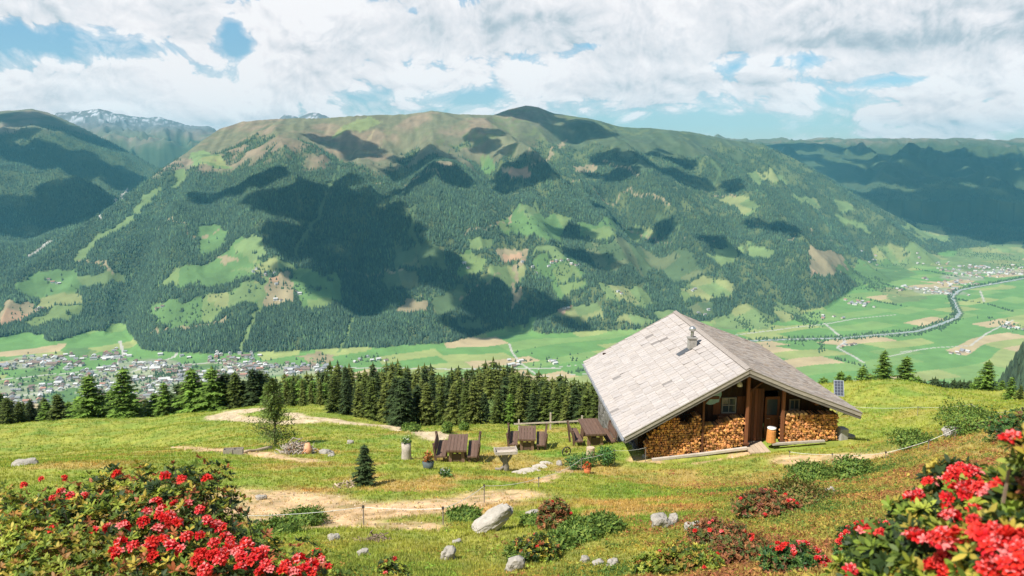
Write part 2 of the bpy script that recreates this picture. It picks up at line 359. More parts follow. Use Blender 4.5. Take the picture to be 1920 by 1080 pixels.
def main_mtn(x, y, fine=True):
    s = x / y; yb = np.interp(s, _bs, _bY); yt = np.interp(s, _ts, _t[:, 1]); zt = np.interp(s, _ts, _t[:, 2])
    t = (y - yb) / np.maximum(yt - yb, 300); tc_ = np.clip(t, 0, 1)
    z = -900 + (zt + 900) * (tc_ * .93 + .07 * tc_ ** 3 + .10 * np.sin(np.pi * tc_) * sstep(-.6, -.3, s) * sstep(.42, .2, s))
    env = np.sin(np.pi * np.clip(tc_, 0, 1)) ** .7
    z = z + env * (ridged(x / 900 + .35 * y / 900, y / 3200, 3, 51) - .62) * 450
    z = z + env * (ridged(x / 420, y / 900, 3, 91) - .6) * 95
    for (gx, gy, wdt, dep) in gully:
        d2 = np.full(np.shape(x), 1e12)
        for i in range(len(gx) - 1):
            ax_, ay_, bx_, by_ = gx[i], gy[i], gx[i + 1], gy[i + 1]; L = (bx_ - ax_) ** 2 + (by_ - ay_) ** 2
            k = np.clip(((x - ax_) * (bx_ - ax_) + (y - ay_) * (by_ - ay_)) / L, 0, 1)
            d2 = np.minimum(d2, (x - ax_ - k * (bx_ - ax_)) ** 2 + (y - ay_ - k * (by_ - ay_)) ** 2)
        z = z - dep * np.exp(-d2 / wdt ** 2)
    z = z + (fbm(x / 160, y / 160, 4, 61) - .5) * (18 + 22 * env)
    lim = np.interp(s, _ts, _t[:, 2] / _t[:, 1]) * y - (1 - tc_) * 260 + (fbm(x / 220, y / 220, 3, 67) - .5) * 16 - 4
    z = np.where(z > lim, lim - .12 * (z - lim), z)
    z = np.where(t > 1, np.minimum(z, zt) - (y - yt) * .45, z)
    return np.where(t < 0, -2000, z), t
def zfar(x, y):
    x = np.asarray(x, float); y = np.asarray(y, float); ys = np.maximum(y, 1.0); s = x / ys
    z = np.where(y > 60, zmid(x, ys), zmid(x, y))
    fl = -900 + (fbm(x / 400, y / 400, 2, 3) - .5) * 6
    z = np.maximum(z, fl)
    f = y > 2500
    if np.any(f):
        xf, yf, sf = x[f], y[f], s[f]
        a, _ = main_mtn(xf, yf)
        l1, t1 = slope_to(sf, yf, L1, 4600, -820); l1 = l1 + np.sin(np.pi * t1) * (ridged(xf / 1100 + yf / 2500, yf / 1500, 4, 71) - .6) * 520; l1 = np.minimum(l1, np.interp(sf, L1[0], L1[2] / L1[1]) * yf - (1 - t1) * 200 + (fbm(xf / 300, yf / 300, 3, 68) - .5) * 50)
        l2, t2 = slope_to(sf, yf, L2, 9000, -500); l2 = l2 + (ridged(xf / 700, yf / 900, 4, 81) - .62) * (90 + 560 * np.sin(np.pi * t2))
        r1, t3 = slope_to(sf, yf, R1_, 7500, -880, 1.15); r1 = r1 + np.sin(np.pi * t3) * (ridged(xf / 1500, yf / 1500, 4, 101) - .6) * 420 + (fbm(xf / 500, yf / 500, 3, 17) - .5) * 25
        l1 = np.where(sf < .05, l1, -2000); r1 = np.where(sf > .2, r1, -2000)
        z[f] = np.maximum.reduce([z[f], a, l1, l2, r1])
    return z
_YS = np.geomspace(2400, 16000, 420)
def hit_far(px, py):
    r = ray(px, py) / ray(px, py)[1]; X = r[0] * _YS; Z = r[2] * _YS; h = zfar(X, _YS.copy()); k = np.argmax(h > Z)
    if h[k] <= Z[k]: return None
    if k == 0: return X[0], _YS[0]
    a = (Z[k - 1] - h[k - 1]) / ((Z[k - 1] - h[k - 1]) + (h[k] - Z[k])); Y = _YS[k - 1] + a * (_YS[k] - _YS[k - 1]); return r[0] * Y, Y
def G(px, py, y0=3.0, y1=130.0):
    """the turf seen at this point of the picture"""
    Y = np.linspace(y0, y1, 900); r = ray(px, py) / ray(px, py)[1]; h = znear(r[0] * Y, Y); k = int(np.argmax(h > r[2] * Y))
    if k == 0: k = 899
    Yh = Y[k]; return np.array([r[0] * Yh, Yh, float(znear(r[0] * Yh, Yh))])
def gz(x, y): return float(znear(x, y))
for pts, wd, dp in (([(915,285),(925,330),(960,400),(985,470),(1010,530),(950,610)],130,95), ([(640,290),(600,380),(560,470),(520,560)],110,60), ([(760,270),(740,350),(700,440),(690,560)],120,70), ([(1080,250),(1140,330),(1200,420),(1240,500)],150,80), ([(330,330),(290,420),(240,520),(210,640)],120,90), ([(1290,300),(1360,400),(1420,490),(1480,560)],150,70)):
    hp = [hit_far(*q) for q in pts]; hp = [h for h in hp if h]
    gully.append(([h[0] for h in hp], [h[1] for h in hp], wd, dp))
# ------------------------------------------------------------------ land cover
def world_poly(pts):
    o = []
    for i in range(len(pts)):                    # densify, then lay on the land
        a = pts[i]; b = pts[(i + 1) % len(pts)]
        for k in range(2):
            h = hit_far(a[0] + (b[0] - a[0]) * k / 2, a[1] + (b[1] - a[1]) * k / 2)
            if h: o.append(h)
    return np.array(o)
def in_poly(x, y, P):
    res = np.zeros(x.shape, bool); lo = P.min(0); hi = P.max(0)
    idx = np.nonzero((x > lo[0]) & (x < hi[0]) & (y > lo[1]) & (y < hi[1]))[0]
    if len(idx) == 0: return res
    xs = x[idx]; ys = y[idx]; c = np.zeros(len(idx), bool)
    for i in range(len(P)):
        x0, y0 = P[i]; x1, y1 = P[i - 1]
        c ^= ((y0 > ys) != (y1 > ys)) & (xs < (x1 - x0) * (ys - y0) / (y1 - y0 + 1e-9) + x0)
    res[idx] = c; return res
def line_d(x, y, P):
    d2 = np.full(x.shape, 1e12)
    for i in range(len(P) - 1):
        ax_, ay_ = P[i]; bx_, by_ = P[i + 1]; L = (bx_ - ax_) ** 2 + (by_ - ay_) ** 2 + 1e-9
        k = np.clip(((x - ax_) * (bx_ - ax_) + (y - ay_) * (by_ - ay_)) / L, 0, 1)
        d2 = np.minimum(d2, (x - ax_ - k * (bx_ - ax_)) ** 2 + (y - ay_ - k * (by_ - ay_)) ** 2)
    return np.sqrt(d2)
GR, LG, TN, SH = (.092, .165, .052), (.135, .19, .068), (.24, .195, .11), (.075, .115, .048)  # SH: dim green of shadowed meadows, cloud shade put into the colour
meadows = [(GR, [(22,535),(90,503),(150,505),(160,532),(130,560),(60,562)]), (TN, [(0,570),(50,566),(82,578),(30,605),(0,608)]), (GR, [(30,610),(90,582),(155,570),(150,590),(130,606)]),
 (LG, [(150,515),(240,512),(235,531),(160,533)]), (LG, [(60,562),(150,545),(155,568),(90,580)]), (GR, [(290,540),(320,512),(400,490),(430,462),(450,442),(480,460),(500,500),(480,522),(400,535)]),
 (GR, [(370,426),(420,424),(420,455),(380,482)]), (GR, [(280,575),(380,560),(480,530),(490,560),(420,580),(400,600),(330,612),(290,606)]), (LG, [(385,560),(480,530),(490,555),(430,576)]),
 (GR, [(560,500),(600,508),(632,515),(640,570),(560,577),(545,540)]), (TN, [(492,520),(550,512),(545,570),(490,572)]), (LG, [(430,500),(540,488),(560,505),(500,515)]),
 (LG, [(440,455),(480,440),(500,470),(470,490)]),
 (SH, [(790,450),(832,455),(830,502),(785,500)]), (GR, [(858,480),(885,470),(912,490),(900,517),(862,512)]), (SH, [(720,512),(780,502),(790,530),(728,547)]), (TN, [(742,580),(768,558),(800,560),(802,587)]),
 (SH, [(810,555),(872,535),(865,580),(818,592)]), (GR, [(935,402),(1000,390),(1020,405),(1072,402),(1050,440),(1060,457),(990,442),(935,442)]), (LG, [(975,395),(1005,375),(1015,395),(990,415)]),
 (TN, [(930,467),(985,460),(992,490),(940,492)]), (GR, [(1000,488),(1080,484),(1096,520),(1040,532),(1000,510)]), (GR, [(1080,418),(1162,425),(1155,447),(1090,446)]), (SH, [(1098,450),(1200,460),(1242,490),(1200,517),(1120,502),(1095,480)]),
 (LG, [(1120,530),(1200,540),(1225,565),(1200,580),(1140,560)]), (LG, [(1010,602),(1070,574),(1120,574),(1127,602)]), (GR, [(940,612),(1000,600),(1005,612),(950,622)]), (LG, [(1345,372),(1390,362),(1425,390),(1400,410),(1380,392)]),
 (LG, [(1320,472),(1390,458),(1397,482),(1350,502)]), (LG, [(1268,542),(1310,520),(1372,530),(1370,560),(1280,557)]), (LG, [(1480,365),(1530,372),(1542,392),(1500,380)]), (TN, [(1520,466),(1560,470),(1600,492),(1600,515),(1520,520)]), (GR, [(1560,500),(1600,492),(1625,510),(1590,520)]),
 (LG, [(1340,600),(1400,568),(1450,592),(1430,622),(1340,616)]), (LG, [(1560,402),(1620,420),(1640,440),(1590,425)]), (LG, [(1690,412),(1762,425),(1782,452),(1740,452)]), (LG, [(1640,470),(1680,455),(1740,490),(1700,505),(1650,500)]),
 (GR, [(1600,500),(1650,480),(1720,515),(1650,535),(1600,530)]), (LG, [(1790,470),(1920,450),(1920,500),(1800,510)]), (LG, [(1430,322),(1455,320),(1475,345),(1445,342)]), (GR, [(900,300),(915,296),(932,320),(918,334),(900,318)]),
 ((.155,.18,.07), [(700,205),(730,215),(700,240),(640,250),(610,262),(650,235)]), (LG, [(360,285),(380,280),(420,300),(430,318),(395,316),(370,308)]), (TN, [(1075,310),(1120,312),(1115,322),(1080,320)]), (TN, [(960,545),(975,530),(970,560),(955,580)]), (TN, [(1040,582),(1075,572),(1060,590)]),
 (SH, [(1290,570),(1330,560),(1340,590),(1300,590)]), (LG, [(1160,590),(1230,600),(1200,612),(1150,606)]), (TN, [(395,488),(430,478),(450,490),(420,498)]), (GR, [(120,655),(170,650),(200,665),(130,672)]), (GR, [(25,705),(60,695),(110,698),(102,722),(40,724)]), (GR, [(350,680),(410,680),(420,696),(360,698)]), (GR, [(78,742),(150,725),(152,748),(95,762)]), (TN, [(560,664),(620,660),(625,682),(575,684)]),
 (LG, [(1000,458),(1062,458),(1052,482),(998,480)]), (SH, [(1225,482),(1290,470),(1325,515),(1262,532)]), (LG, [(1165,425),(1215,430),(1235,452),(1180,448)]), (LG, [(880,445),(925,440),(928,462),(885,468)]), (SH, [(740,470),(780,462),(784,495),(748,500)]), (LG, [(905,520),(935,500),(990,505),(975,528),(920,535)]),
 (LG, [(1400,455),(1450,470),(1440,490),(1405,478)]), (LG, [(1450,560),(1500,575),(1510,600),(1455,600)]), (LG, [(1565,375),(1600,385),(1605,398),(1570,392)]), (LG, [(1400,325),(1420,318),(1440,340),(1415,345)]), (GR, [(1030,535),(1095,528),(1100,550),(1050,560)]), (LG, [(1225,585),(1265,580),(1275,600),(1235,605)]), (SH, [(860,600),(905,590),(900,612),(865,615)]),
 (LG, [(1640,540),(1700,540),(1740,560),(1680,570)]), (LG, [(1700,470),(1790,480),(1800,500),(1740,500)]), (TN, [(940,318),(985,310),(1000,325),(955,335)])]
meadows = [(c, world_poly(p)) for c, p in meadows]
def world_line(pts): return np.array([h for h in (hit_far(*q) for q in pts) if h])
cuts = [(world_line(p), w, c) for p, w, c in (
 ([(150,482),(175,455),(200,438),(240,415),(262,392),(282,368),(300,358)],26,LG), ([(325,352),(340,335),(342,318)],24,LG), ([(365,286),(372,306),(400,312),(425,316)],28,LG), ([(150,482),(190,492),(215,512)],9,TN), ([(548,478),(575,430),(605,380),(625,330),(640,300)],11,SH),
 ([(448,662),(470,600),(485,560),(502,520)],14,LG), ([(635,655),(652,625),(668,598)],9,LG), ([(700,250),(660,290),(640,300)],8,TN), ([(280,625),(400,605),(440,590)],9,TN), ([(990,282),(1060,262)],10,TN), ([(1740,455),(1700,430),(1690,410)],20,LG), ([(60,480),(90,455),(75,470)],13,(.32,.30,.26)), ([(190,410),(235,355)],10,(.4,.38,.33)),
 ([(780,385),(775,440),(790,480)],12,SH), ([(1255,455),(1270,420),(1230,400)],10,SH), ([(960,540),(985,470)],9,TN), ([(1320,360),(1350,330),(1330,300)],10,SH), ([(690,335),(760,348),(830,338)],5,TN), ([(1000,305),(1080,340),(1180,352),(1260,385)],6,TN), ([(290,428),(350,440),(420,432)],5,TN), ([(870,432),(930,425),(965,400)],7,TN), ([(1130,300),(1200,330),(1290,340),(1380,365)],6,TN), ([(1180,430),(1260,455),(1340,452)],5,TN), ([(640,500),(700,520),(760,505)],5,TN), ([(1400,420),(1480,450),(1560,455)],6,TN), ([(860,560),(900,540),(940,520)],5,TN))]
roads = [(world_line(p), w) for p, w in (
 ([(1380,628),(1460,618),(1545,608),(1600,598),(1680,590)],7), ([(1546,606),(1572,628),(1585,640),(1570,652),(1600,668),(1620,680)],8), ([(1580,634),(1640,630),(1700,628)],5), ([(0,712),(120,700),(230,690),(400,680),(560,690),(700,690),(900,692),(1050,690)],9),
 ([(955,645),(960,660),(975,680),(1010,705)],6), ([(1010,692),(1080,685)],4), ([(1690,660),(1750,652),(1820,648),(1850,625),(1900,600)],6), ([(1650,672),(1720,657)],4), ([(1838,545),(1845,565)],6), ([(225,640),(232,665),(215,690),(250,740)],8), ([(0,745),(90,735),(240,700),(330,665)],8), ([(1120,700),(1010,706)],4))]
river = world_line([(1260,640),(1380,640),(1480,636),(1580,634),(1642,628),(1720,621),(1768,606),(1793,596),(1799,587),(1790,571),(1785,555),(1799,544),(1846,535),(1930,520)])
hedges = [world_line(p) for p in ([(1500,532),(1580,548),(1650,566),(1700,576)], [(1785,560),(1850,570),(1900,585)], [(1480,640),(1560,638),(1720,628),(1765,612)], [(1760,620),(1800,598)], [(1560,670),(1600,682),(1625,688)], [(1060,700),(1125,690)], [(1600,512),(1640,520),(1700,545)], [(1720,505),(1800,520)],[(1540,640),(1540,662)])]

TOWNS = []
for q_ in ((30,735,230,190),(150,725,260,230),(300,715,260,210),(390,700,230,180),(480,692,250,100),(570,693,180,80),(60,680,150,130),(270,685,170,110),(1750,545,200,160),(1850,508,300,220),(1800,520,160,160)):
    h = hit_far(*q_[:2]); TOWNS.append((h[0], h[1], q_[2], q_[3]))
def land_cover(x, y):
    """albedo, forest mask for far land"""
    s = x / np.maximum(y, 1); z = zfar(x, y)
    wx = x + (fbm(x / 90, y / 90, 4, 201) - .5) * 70; wy = y + (fbm(x / 90, y / 90, 4, 211) - .5) * 120
    zm, t = main_mtn(x, np.maximum(y, 2500.)); on_main = (zm >= z - 3) & (y > 2500)
    flat = (z < -885)
    n1_ = fbm(x / 500, y / 500, 4, 221); n2_ = fbm(x / 110, y / 110, 4, 231); n3_ = fbm(x / 30, y / 40, 3, 241)
    forest = np.clip((n3_ * .6 + n2_ * .6) * 1.6, .5, 1.5)
    c = lerp(np.array([.040, .062, .024]), np.array([.060, .082, .032]), np.clip(n2_, 0, 1))
    fm = np.ones(x.shape)
    # alpine pasture above the timber line, brown and dry towards the tops
    tl = -25 + (n1_ - .5) * 420 + (n2_ - .5) * 260 + 60 * sstep(-.02, .1, s) - 40 * sstep(.2, .3, s)
    al = np.where(on_main, sstep(tl - 35, tl + 45, z), 0.0)
    hi = sstep(.45, .75, fbm(x / 260, y / 260, 4, 251)); 
    ac = lerp(np.array([.085, .110, .052]), np.array([.19, .145, .09]), np.clip((hi + .25) * sstep(.12, -.02, s) + .3 * n2_, 0, 1)) * (.45 + .5 * n3_ + .7 * fbm(x / 45 + y / 300, y / 420, 3, 261))[..., None]
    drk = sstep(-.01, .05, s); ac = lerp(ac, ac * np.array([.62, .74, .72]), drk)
    back = (~on_main) & (~flat) & (y > 2500)
    zl = np.where(s < 0, 150 + (n1_ - .5) * 380, 190 + (n1_ - .5) * 260)
    alb = np.where(back, sstep(zl - 60, zl + 80, z), 0)
    bc = lerp(np.array([.085, .10, .05]), np.array([.19, .15, .10]), np.clip(hi + n2_ * .3, 0, 1))
    snow = sstep(.54, .64, n3_ * .5 + n2_ * .5) * sstep(430, 660, z) * (y > 11000) * (s < -.1)
    bc = lerp(bc, np.array([.12, .12, .12]), sstep(250, 500, z) * (y > 11000) * (s < -.05)); bc = lerp(bc, np.array([.55, .55, .58]), snow * .8)
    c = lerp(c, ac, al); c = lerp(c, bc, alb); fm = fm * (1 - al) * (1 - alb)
    # small natural clearings
    clr = sstep(.535, .60, n2_ * .6 + n1_ * .4 + .035 * sstep(-.05, .02, s) * sstep(.6, .3, t)) * (.45 + .55 * sstep(-.2, -.05, s)) * on_main * sstep(.36, .5, n3_); c = lerp(c, np.array([.11, .135, .05]), clr * .8); fm *= 1 - clr * .8
    # valley floor: long fields, each one mown or not
    ang = .5; fx = (x * math.cos(ang) + y * math.sin(ang)); fy = (-x * math.sin(ang) + y * math.cos(ang))
    fx = fx + (vn(x / 500, y / 500, 5) - .5) * 200; fy = fy + (vn(x / 400, y / 400, 6) - .5) * 160
    ix = np.floor(fy / 115); off = _h(ix, ix * 0, 9) * 400; iy = np.floor((fx + off) / 300); hv = _h(ix, iy, 303)
    fc = np.where((hv < .48)[..., None], [.115, .225, .060], np.where((hv < .72)[..., None], [.165, .26, .075], np.where((hv < .90)[..., None], [.25, .285, .095], [.40, .31, .17])))
    fc = fc * (.85 + .3 * n2_)[..., None]
    town = np.zeros(x.shape)
    for (tx, ty, rx, ry) in TOWNS: town = np.maximum(town, np.exp(-((x - tx) / rx) ** 2 - ((y - ty) / ry) ** 2))
    fc = lerp(fc, np.array([.24, .25, .17]) * (.6 + .9 * n3_)[..., None], sstep(.30, .55, town + (n2_ - .5) * .5) * .8)
    c = np.where(flat[..., None], fc, c); fm = np.where(flat, 0, fm)
    for col, P in meadows:
        if len(P) < 3: continue
        k = in_poly(wx, wy, P) & (n3_ < .80); hs = _h(np.floor(x / 130 + y / 400), np.floor(y / 220 - x / 500), 71)[k]; c[k] = np.array(col) * (.65 + .5 * n2_[k] + .25 * hs)[:, None] * np.where((hs > .8)[:, None], [1.35, 1.05, 1.1], [1, 1, 1]); fm[k] = 0
    for P, w, col in cuts:
        if len(P) < 2: continue
        k = line_d(wx, wy, P) < w * (1 + .8 * (n2_ - .5)); c[k] = np.array(col) * (.8 + .4 * n3_[k])[:, None]; fm[k] = 0
    for P, w in roads:
        if len(P) < 2: continue
        k = (line_d(x, y, P) < w * .8); c[k] = (.40, .38, .33); fm[k] = 0
    d = line_d(x, y, river); c[d < 24] = (.07, .11, .04); c[d < 11] = (.34, .33, .29); c[d < 7] = (.25, .30, .29); fm[d < 30] = 0
    return np.clip(c, .01, .8), fm, z

TRACKS = []; TRK = [([(412,782),(440,772),(480,768),(470,773)], 1.5), ([(432,780),(470,790),(540,792),(580,790)], 1.3), ([(560,783),(640,792),(690,796),(750,801),(800,812),(822,822)], 1.05), ([(540,775),(600,785)],.6)]
for p, w in TRK: TRACKS.append((np.array([G(*q)[:2] for q in p]), w))
DIRT = [(np.array([G(*q)[:2] for q in p]), w) for p, w in (([(380,955),(450,962),(560,958),(700,958),(820,948),(930,930)], 1.8), ([(500,978),(600,980),(690,984),(800,988)], .75), ([(1480,862),(1560,858),(1650,856)], .9), ([(330,838),(420,846),(520,858),(600,866)], .7), ([(1010,905),(1085,872)], .3), ([(460,925),(520,930),(600,935)], 1.3), ([(1180,862),(1300,868),(1410,850)],.35))]
def near_cover(x, y):
    n1_ = fbm(x / 7, y / 7, 4, 401); n2_ = fbm(x / 1.6, y / 1.6, 4, 411); n3_ = fbm(x / .35, y / .35, 3, 421)
    r = np.hypot(x, y)
    g = lerp(np.array([.20, .262, .038]), np.array([.36, .325, .058]), sstep(.35, .65, n1_ * .5 + n2_ * .5))
    g = lerp(g, np.array([.14, .25, .034]), sstep(.50, .72, n1_ * .5 + n2_ * .5) * .8)
    br = sstep(.54, .72, fbm(x / 3.2, y / 2.2, 4, 431)) * sstep(62, 40, r)
    g = lerp(g, np.array([.48, .28, .10]), br * (.55 + .3 * sstep(34, 20, r)))
    red = sstep(.2, .5, x / np.maximum(y, 1)) * sstep(32, 20, y) * .5 + sstep(19, 12, y) * .25 + np.exp(-(((x - 14.5) / 7) ** 2 + ((y - 27) / 4) ** 2)) * .5 + np.exp(-(((x - 9.5) / 3.5) ** 2 + ((y - 15) / 4) ** 2)) * .4
    g = lerp(g, np.array([.40, .26, .10]), np.clip(red * (.4 + n2_), 0, .8))
    g = g * (.72 + .56 * n3_)[..., None]
    for P, w in DIRT:
        d = line_d(x, y, P) + (n2_ - .5) * 1.1; g = lerp(g, np.array([.56, .37, .20]) * (.35 + 1.0 * n3_ + .35 * fbm(x / .12, y / .12, 2, 427))[..., None], sstep(w * 1.25, w * .4, d + (n3_ - .5) * .9) * (.6 + .4 * sstep(.3, .5, n3_)))
    for P, w in TRACKS:
        d = line_d(x, y, P) + (n2_ - .5) * .9; g = lerp(g, np.array([.55, .43, .27]) * (.6 + .8 * n3_)[..., None], sstep(w * 1.15, w * .6, d + (n3_ - .5) * .5))
    return np.clip(g, .01, .8)
def bare(x, y):
    n2_ = fbm(x / 1.6, y / 1.6, 4, 411); b = np.zeros(x.shape)
    for P, w in DIRT + TRACKS: b = np.maximum(b, sstep(w * 1.0, w * .6, line_d(x, y, P) + (n2_ - .5) * 1.0))
    u, v = hut_uv(x, y); return np.maximum(b, ((u > -4.9) & (u < 5.1) & (v > -.1) & (v < 13.6)).astype(float))

def polar(az, rr):
    A, Rr = np.meshgrid(az, rr); x = (Rr * np.sin(A)).ravel(); y = (Rr * np.cos(A)).ravel()
    n = len(az); m = len(rr); i = np.arange(m - 1)[:, None] * n + np.arange(n - 1)[None]; i = i.ravel()
    return x, y, np.stack([i, i + 1, i + n + 1, i + n], 1)
azn = np.concatenate([np.radians(np.linspace(-180, -46, 40)), np.radians(np.linspace(-45, 45, 560)), np.radians(np.linspace(46, 180, 40))])
rn = np.concatenate([[.02, .3, .6], np.geomspace(1, 165, 430)])
x, y, F = polar(azn, rn); z = znear(x, y)
o = link('meadow_ground', np_mesh('meadow_ground', np.stack([x, y, z], 1), F, near_cover(x, y), True), M['ground']); tag(o, kind='structure')
azf = np.radians(np.concatenate([np.linspace(-62, -37.5, 25), np.linspace(-37, 37, 1050), np.linspace(37.5, 62, 25)]))
rf = np.concatenate([np.geomspace(160, 2500, 60), np.geomspace(2520, 9500, 330), np.geomspace(9600, 17000, 70)])
x, y, F = polar(azf, rf); cf, fm, z = land_cover(x, y)
o = link('mountain_land', np_mesh('mountain_land', np.stack([x, y, z], 1), F, cf, True), M['land']); tag(o, kind='structure')

# forests far off: countless small spruces, one mass
def cones(name, px_, py_, pz_, h, w, col, sides=4):
    n = len(px_); k = sides; V = np.zeros((n, k + 1, 3)); a0 = rng.random(n) * 6.28
    for i in range(k):
        a = a0 + 2 * math.pi * i / k; V[:, i, 0] = px_ + np.cos(a) * w; V[:, i, 1] = py_ + np.sin(a) * w; V[:, i, 2] = pz_ - h * .05
    V[:, k, 0] = px_; V[:, k, 1] = py_; V[:, k, 2] = pz_ + h
    b = (np.arange(n) * (k + 1))[:, None, None]; f = np.array([[i, (i + 1) % k, k] for i in range(k)])[None]
    return link(name, np_mesh(name, V.reshape(-1, 3), (b + f).reshape(-1, 3), np.repeat(col, k + 1, 0)), M['farneedle'])
N_ = 620000
u_ = rng.random(N_); Yc = 1 / (1 / 2900. + u_ * (1 / 9800. - 1 / 2900.)); s_ = rng.uniform(-.72, .72, N_); xc = s_ * Yc
cc, fmc, zc = land_cover(xc, Yc)
keep = rng.random(N_) < fmc * .95; keep |= False
xc, Yc, zc, cc = xc[keep], Yc[keep], zc[keep], cc[keep]
hh = rng.uniform(13, 25, len(xc)); cl = (.45 + 1.1 * rng.random(len(xc)) ** 1.3)[:, None] * np.array([.040, .074, .042]) * (1 + .7 * (fbm(xc / 300, Yc / 300, 3, 77) - .5))[:, None]
cl[rng.random(len(xc)) < .16] *= np.array([1.7, 1.6, 1.1])
o = cones('far_forest', xc, Yc, zc, hh, hh * .19, cl); tag(o, 'dense dark spruce forest covering the mountainsides beyond the valley', 'forest', kind='stuff')
# wood on the hillside to the far right, below the meadow
N_ = 26000; xc = rng.uniform(520, 1150, N_); Yc = rng.uniform(620, 1900, N_); zc = hill(xc, Yc); k = np.exp(-((xc - 950) / 150) ** 2) > .12; xc, Yc, zc = xc[k], Yc[k], zc[k]
hh = rng.uniform(10, 20, len(xc)); cl = (.6 + .8 * rng.random(len(xc)))[:, None] * np.array([.034, .056, .026])
o = cones('hillside_forest', xc, Yc, zc, hh, hh * .2, cl, 5); tag(o, 'dark spruce wood on the near hillside at the far right, below the meadow', 'forest', kind='stuff')
# hedgerows and loose trees of the valley
hx = []; hy = []
for P in hedges + [river + np.array([-6, 30])]:
    for i in range(len(P) - 1):
        L = np.hypot(*(P[i + 1] - P[i])); m_ = int(L / 7); q = rng.random(m_)
        hx += list(P[i][0] + (P[i + 1][0] - P[i][0]) * q + rng.normal(0, 7, m_)); hy += list(P[i][1] + (P[i + 1][1] - P[i][1]) * q + rng.normal(0, 9, m_))
for (px_, py_, n_, sx, sy) in ((1395,608,70,22,40),(1437,603,40,16,30),(1500,595,160,40,70),(1520,590,60,30,50),(1620,528,120,45,90),(1640,535,80,50,60),(1850,480,200,120,160),(1900,500,80,70,60),(320,700,60,25,50),(290,712,60,30,60),(60,590,40,40,40),(600,676,25,16,30),(100,720,130,180,90),(200,728,150,180,90),(380,705,150,180,70),(50,735,90,150,80),(480,695,80,150,40),(30,690,50,120,60),(480,690,50,160,30),(560,545,40,60,20),(500,510,40,60,30),(200,545,50,60,30),(860,495,30,30,20),(1060,490,40,60,30),(700,672,30,60,30),(1000,668,20,50,80),(1080,675,20,60,60),(1470,640,30,120,30),(1900,612,60,40,60),(400,545,70,110,25),(350,590,50,80,25),(1000,420,40,70,30),(1110,470,60,90,30),(1180,560,50,60,30),(1040,515,50,60,30),(1660,490,80,120,60)):
    h = hit_far(px_, py_)
    if h: hx += list(rng.normal(h[0], sx, n_)); hy += list(rng.normal(h[1], sy * 1.6, n_))
hx = np.array(hx); hy = np.array(hy); hz = zfar(hx, hy); hh = rng.uniform(7, 15, len(hx))
cl = (.7 + .7 * rng.random(len(hx)))[:, None] * np.array([.038, .07, .028]); o = cones('valley_trees', hx, hy, hz, hh, hh * .38, cl, 6)
tag(o, 'hedgerows and loose groves of dark trees across the valley floor fields', 'trees', kind='stuff')

# ------------------------------------------------------------------ villages
roofcols = [((.20, .14, .115), 'brown'), ((.36, .19, .14), 'red'), ((.24, .24, .25), 'grey'), ((.50, .49, .47), 'pale')]
wallcols = [(.66, .63, .58), (.46, .38, .30)]
protos = {}
def house_mesh(L, Wd, H, rc, wc, key):
    b = MB(); b.tint(wc); b.add([(-L/2,-Wd/2,-3),(L/2,-Wd/2,-3),(L/2,Wd/2,-3),(-L/2,Wd/2,-3),(-L/2,-Wd/2,H),(L/2,-Wd/2,H),(L/2,Wd/2,H),(-L/2,Wd/2,H),(-L/2,0,H+Wd*.26),(L/2,0,H+Wd*.26)],
        [(0,1,5,4),(2,3,7,6),(1,2,6,9,5),(3,0,4,8,7)])
    nw = 4; b.tint(rc)
    for s in (-1, 1):
        e = 1.2; dz = Wd * .26 / (Wd / 2) * e
        b.add([(-L/2-1, 0, H+Wd*.26+.35), (L/2+1, 0, H+Wd*.26+.35), (L/2+1, s*(Wd/2+e), H-dz+.35), (-L/2-1, s*(Wd/2+e), H-dz+.35),
               (-L/2-1, 0, H+Wd*.26+.05), (L/2+1, 0, H+Wd*.26+.05), (L/2+1, s*(Wd/2+e), H-dz+.05), (-L/2-1, s*(Wd/2+e), H-dz+.05)],
              [(0,1,2,3) if s < 0 else (3,2,1,0), (4,5,6,7), (3,2,6,7), (0,3,7,4), (1,2,6,5)])
    b.tint((.06, .06, .07))
    for s in (-1, 1):                                     # two rows of dark windows
        for k in range(int(L // 4)):
            for zf in ((1.6, 4.4) if H > 5 else (1.6,)):
                b.box((-L/2 + 2 + k * 4, s * (Wd/2 + .04), zf), (1.3, .12, 1.3))
    return b.mesh('house_' + key)
types = []
for i, (L, Wd, H) in enumerate(((16, 13, 6.5), (20, 14, 8), (27, 15, 10), (42, 20, 8))):
    for j, (rc, rn_) in enumerate(roofcols):
        wc = wallcols[(i + j) % 2]; types.append((house_mesh(L, Wd, H, rc, wc, '%s_roof' % rn_.replace(' ', '_')), ('small', 'mid-sized', 'tall', 'long')[i], rn_, 'white' if wc is wallcols[0] else 'cream'))
HT = []  # (x, y, type, rotation, place)
def village(px_, py_, n, sx, sy, place, rot=.4, big=.12, poly=None):
    c = hit_far(px_, py_); t = 0
    while t < n:
        x_ = random.gauss(c[0], sx); y_ = random.gauss(c[1], sy); t += 1
        if any(abs(x_ - q[0]) < 15 and abs(y_ - q[1]) < 17 for q in HT): continue
        w_ = random.random(); i = 3 if w_ < big * .4 else 2 if w_ < big * 1.4 else random.choice((0, 0, 1))
        HT.append((x_, y_, i * 4 + random.choices((0, 1, 2, 3), (3, .8, 3.4, 3.2))[0], rot + random.choice((0, math.pi / 2)) + random.gauss(0, .15), place))
LV = 'in the big village at left'
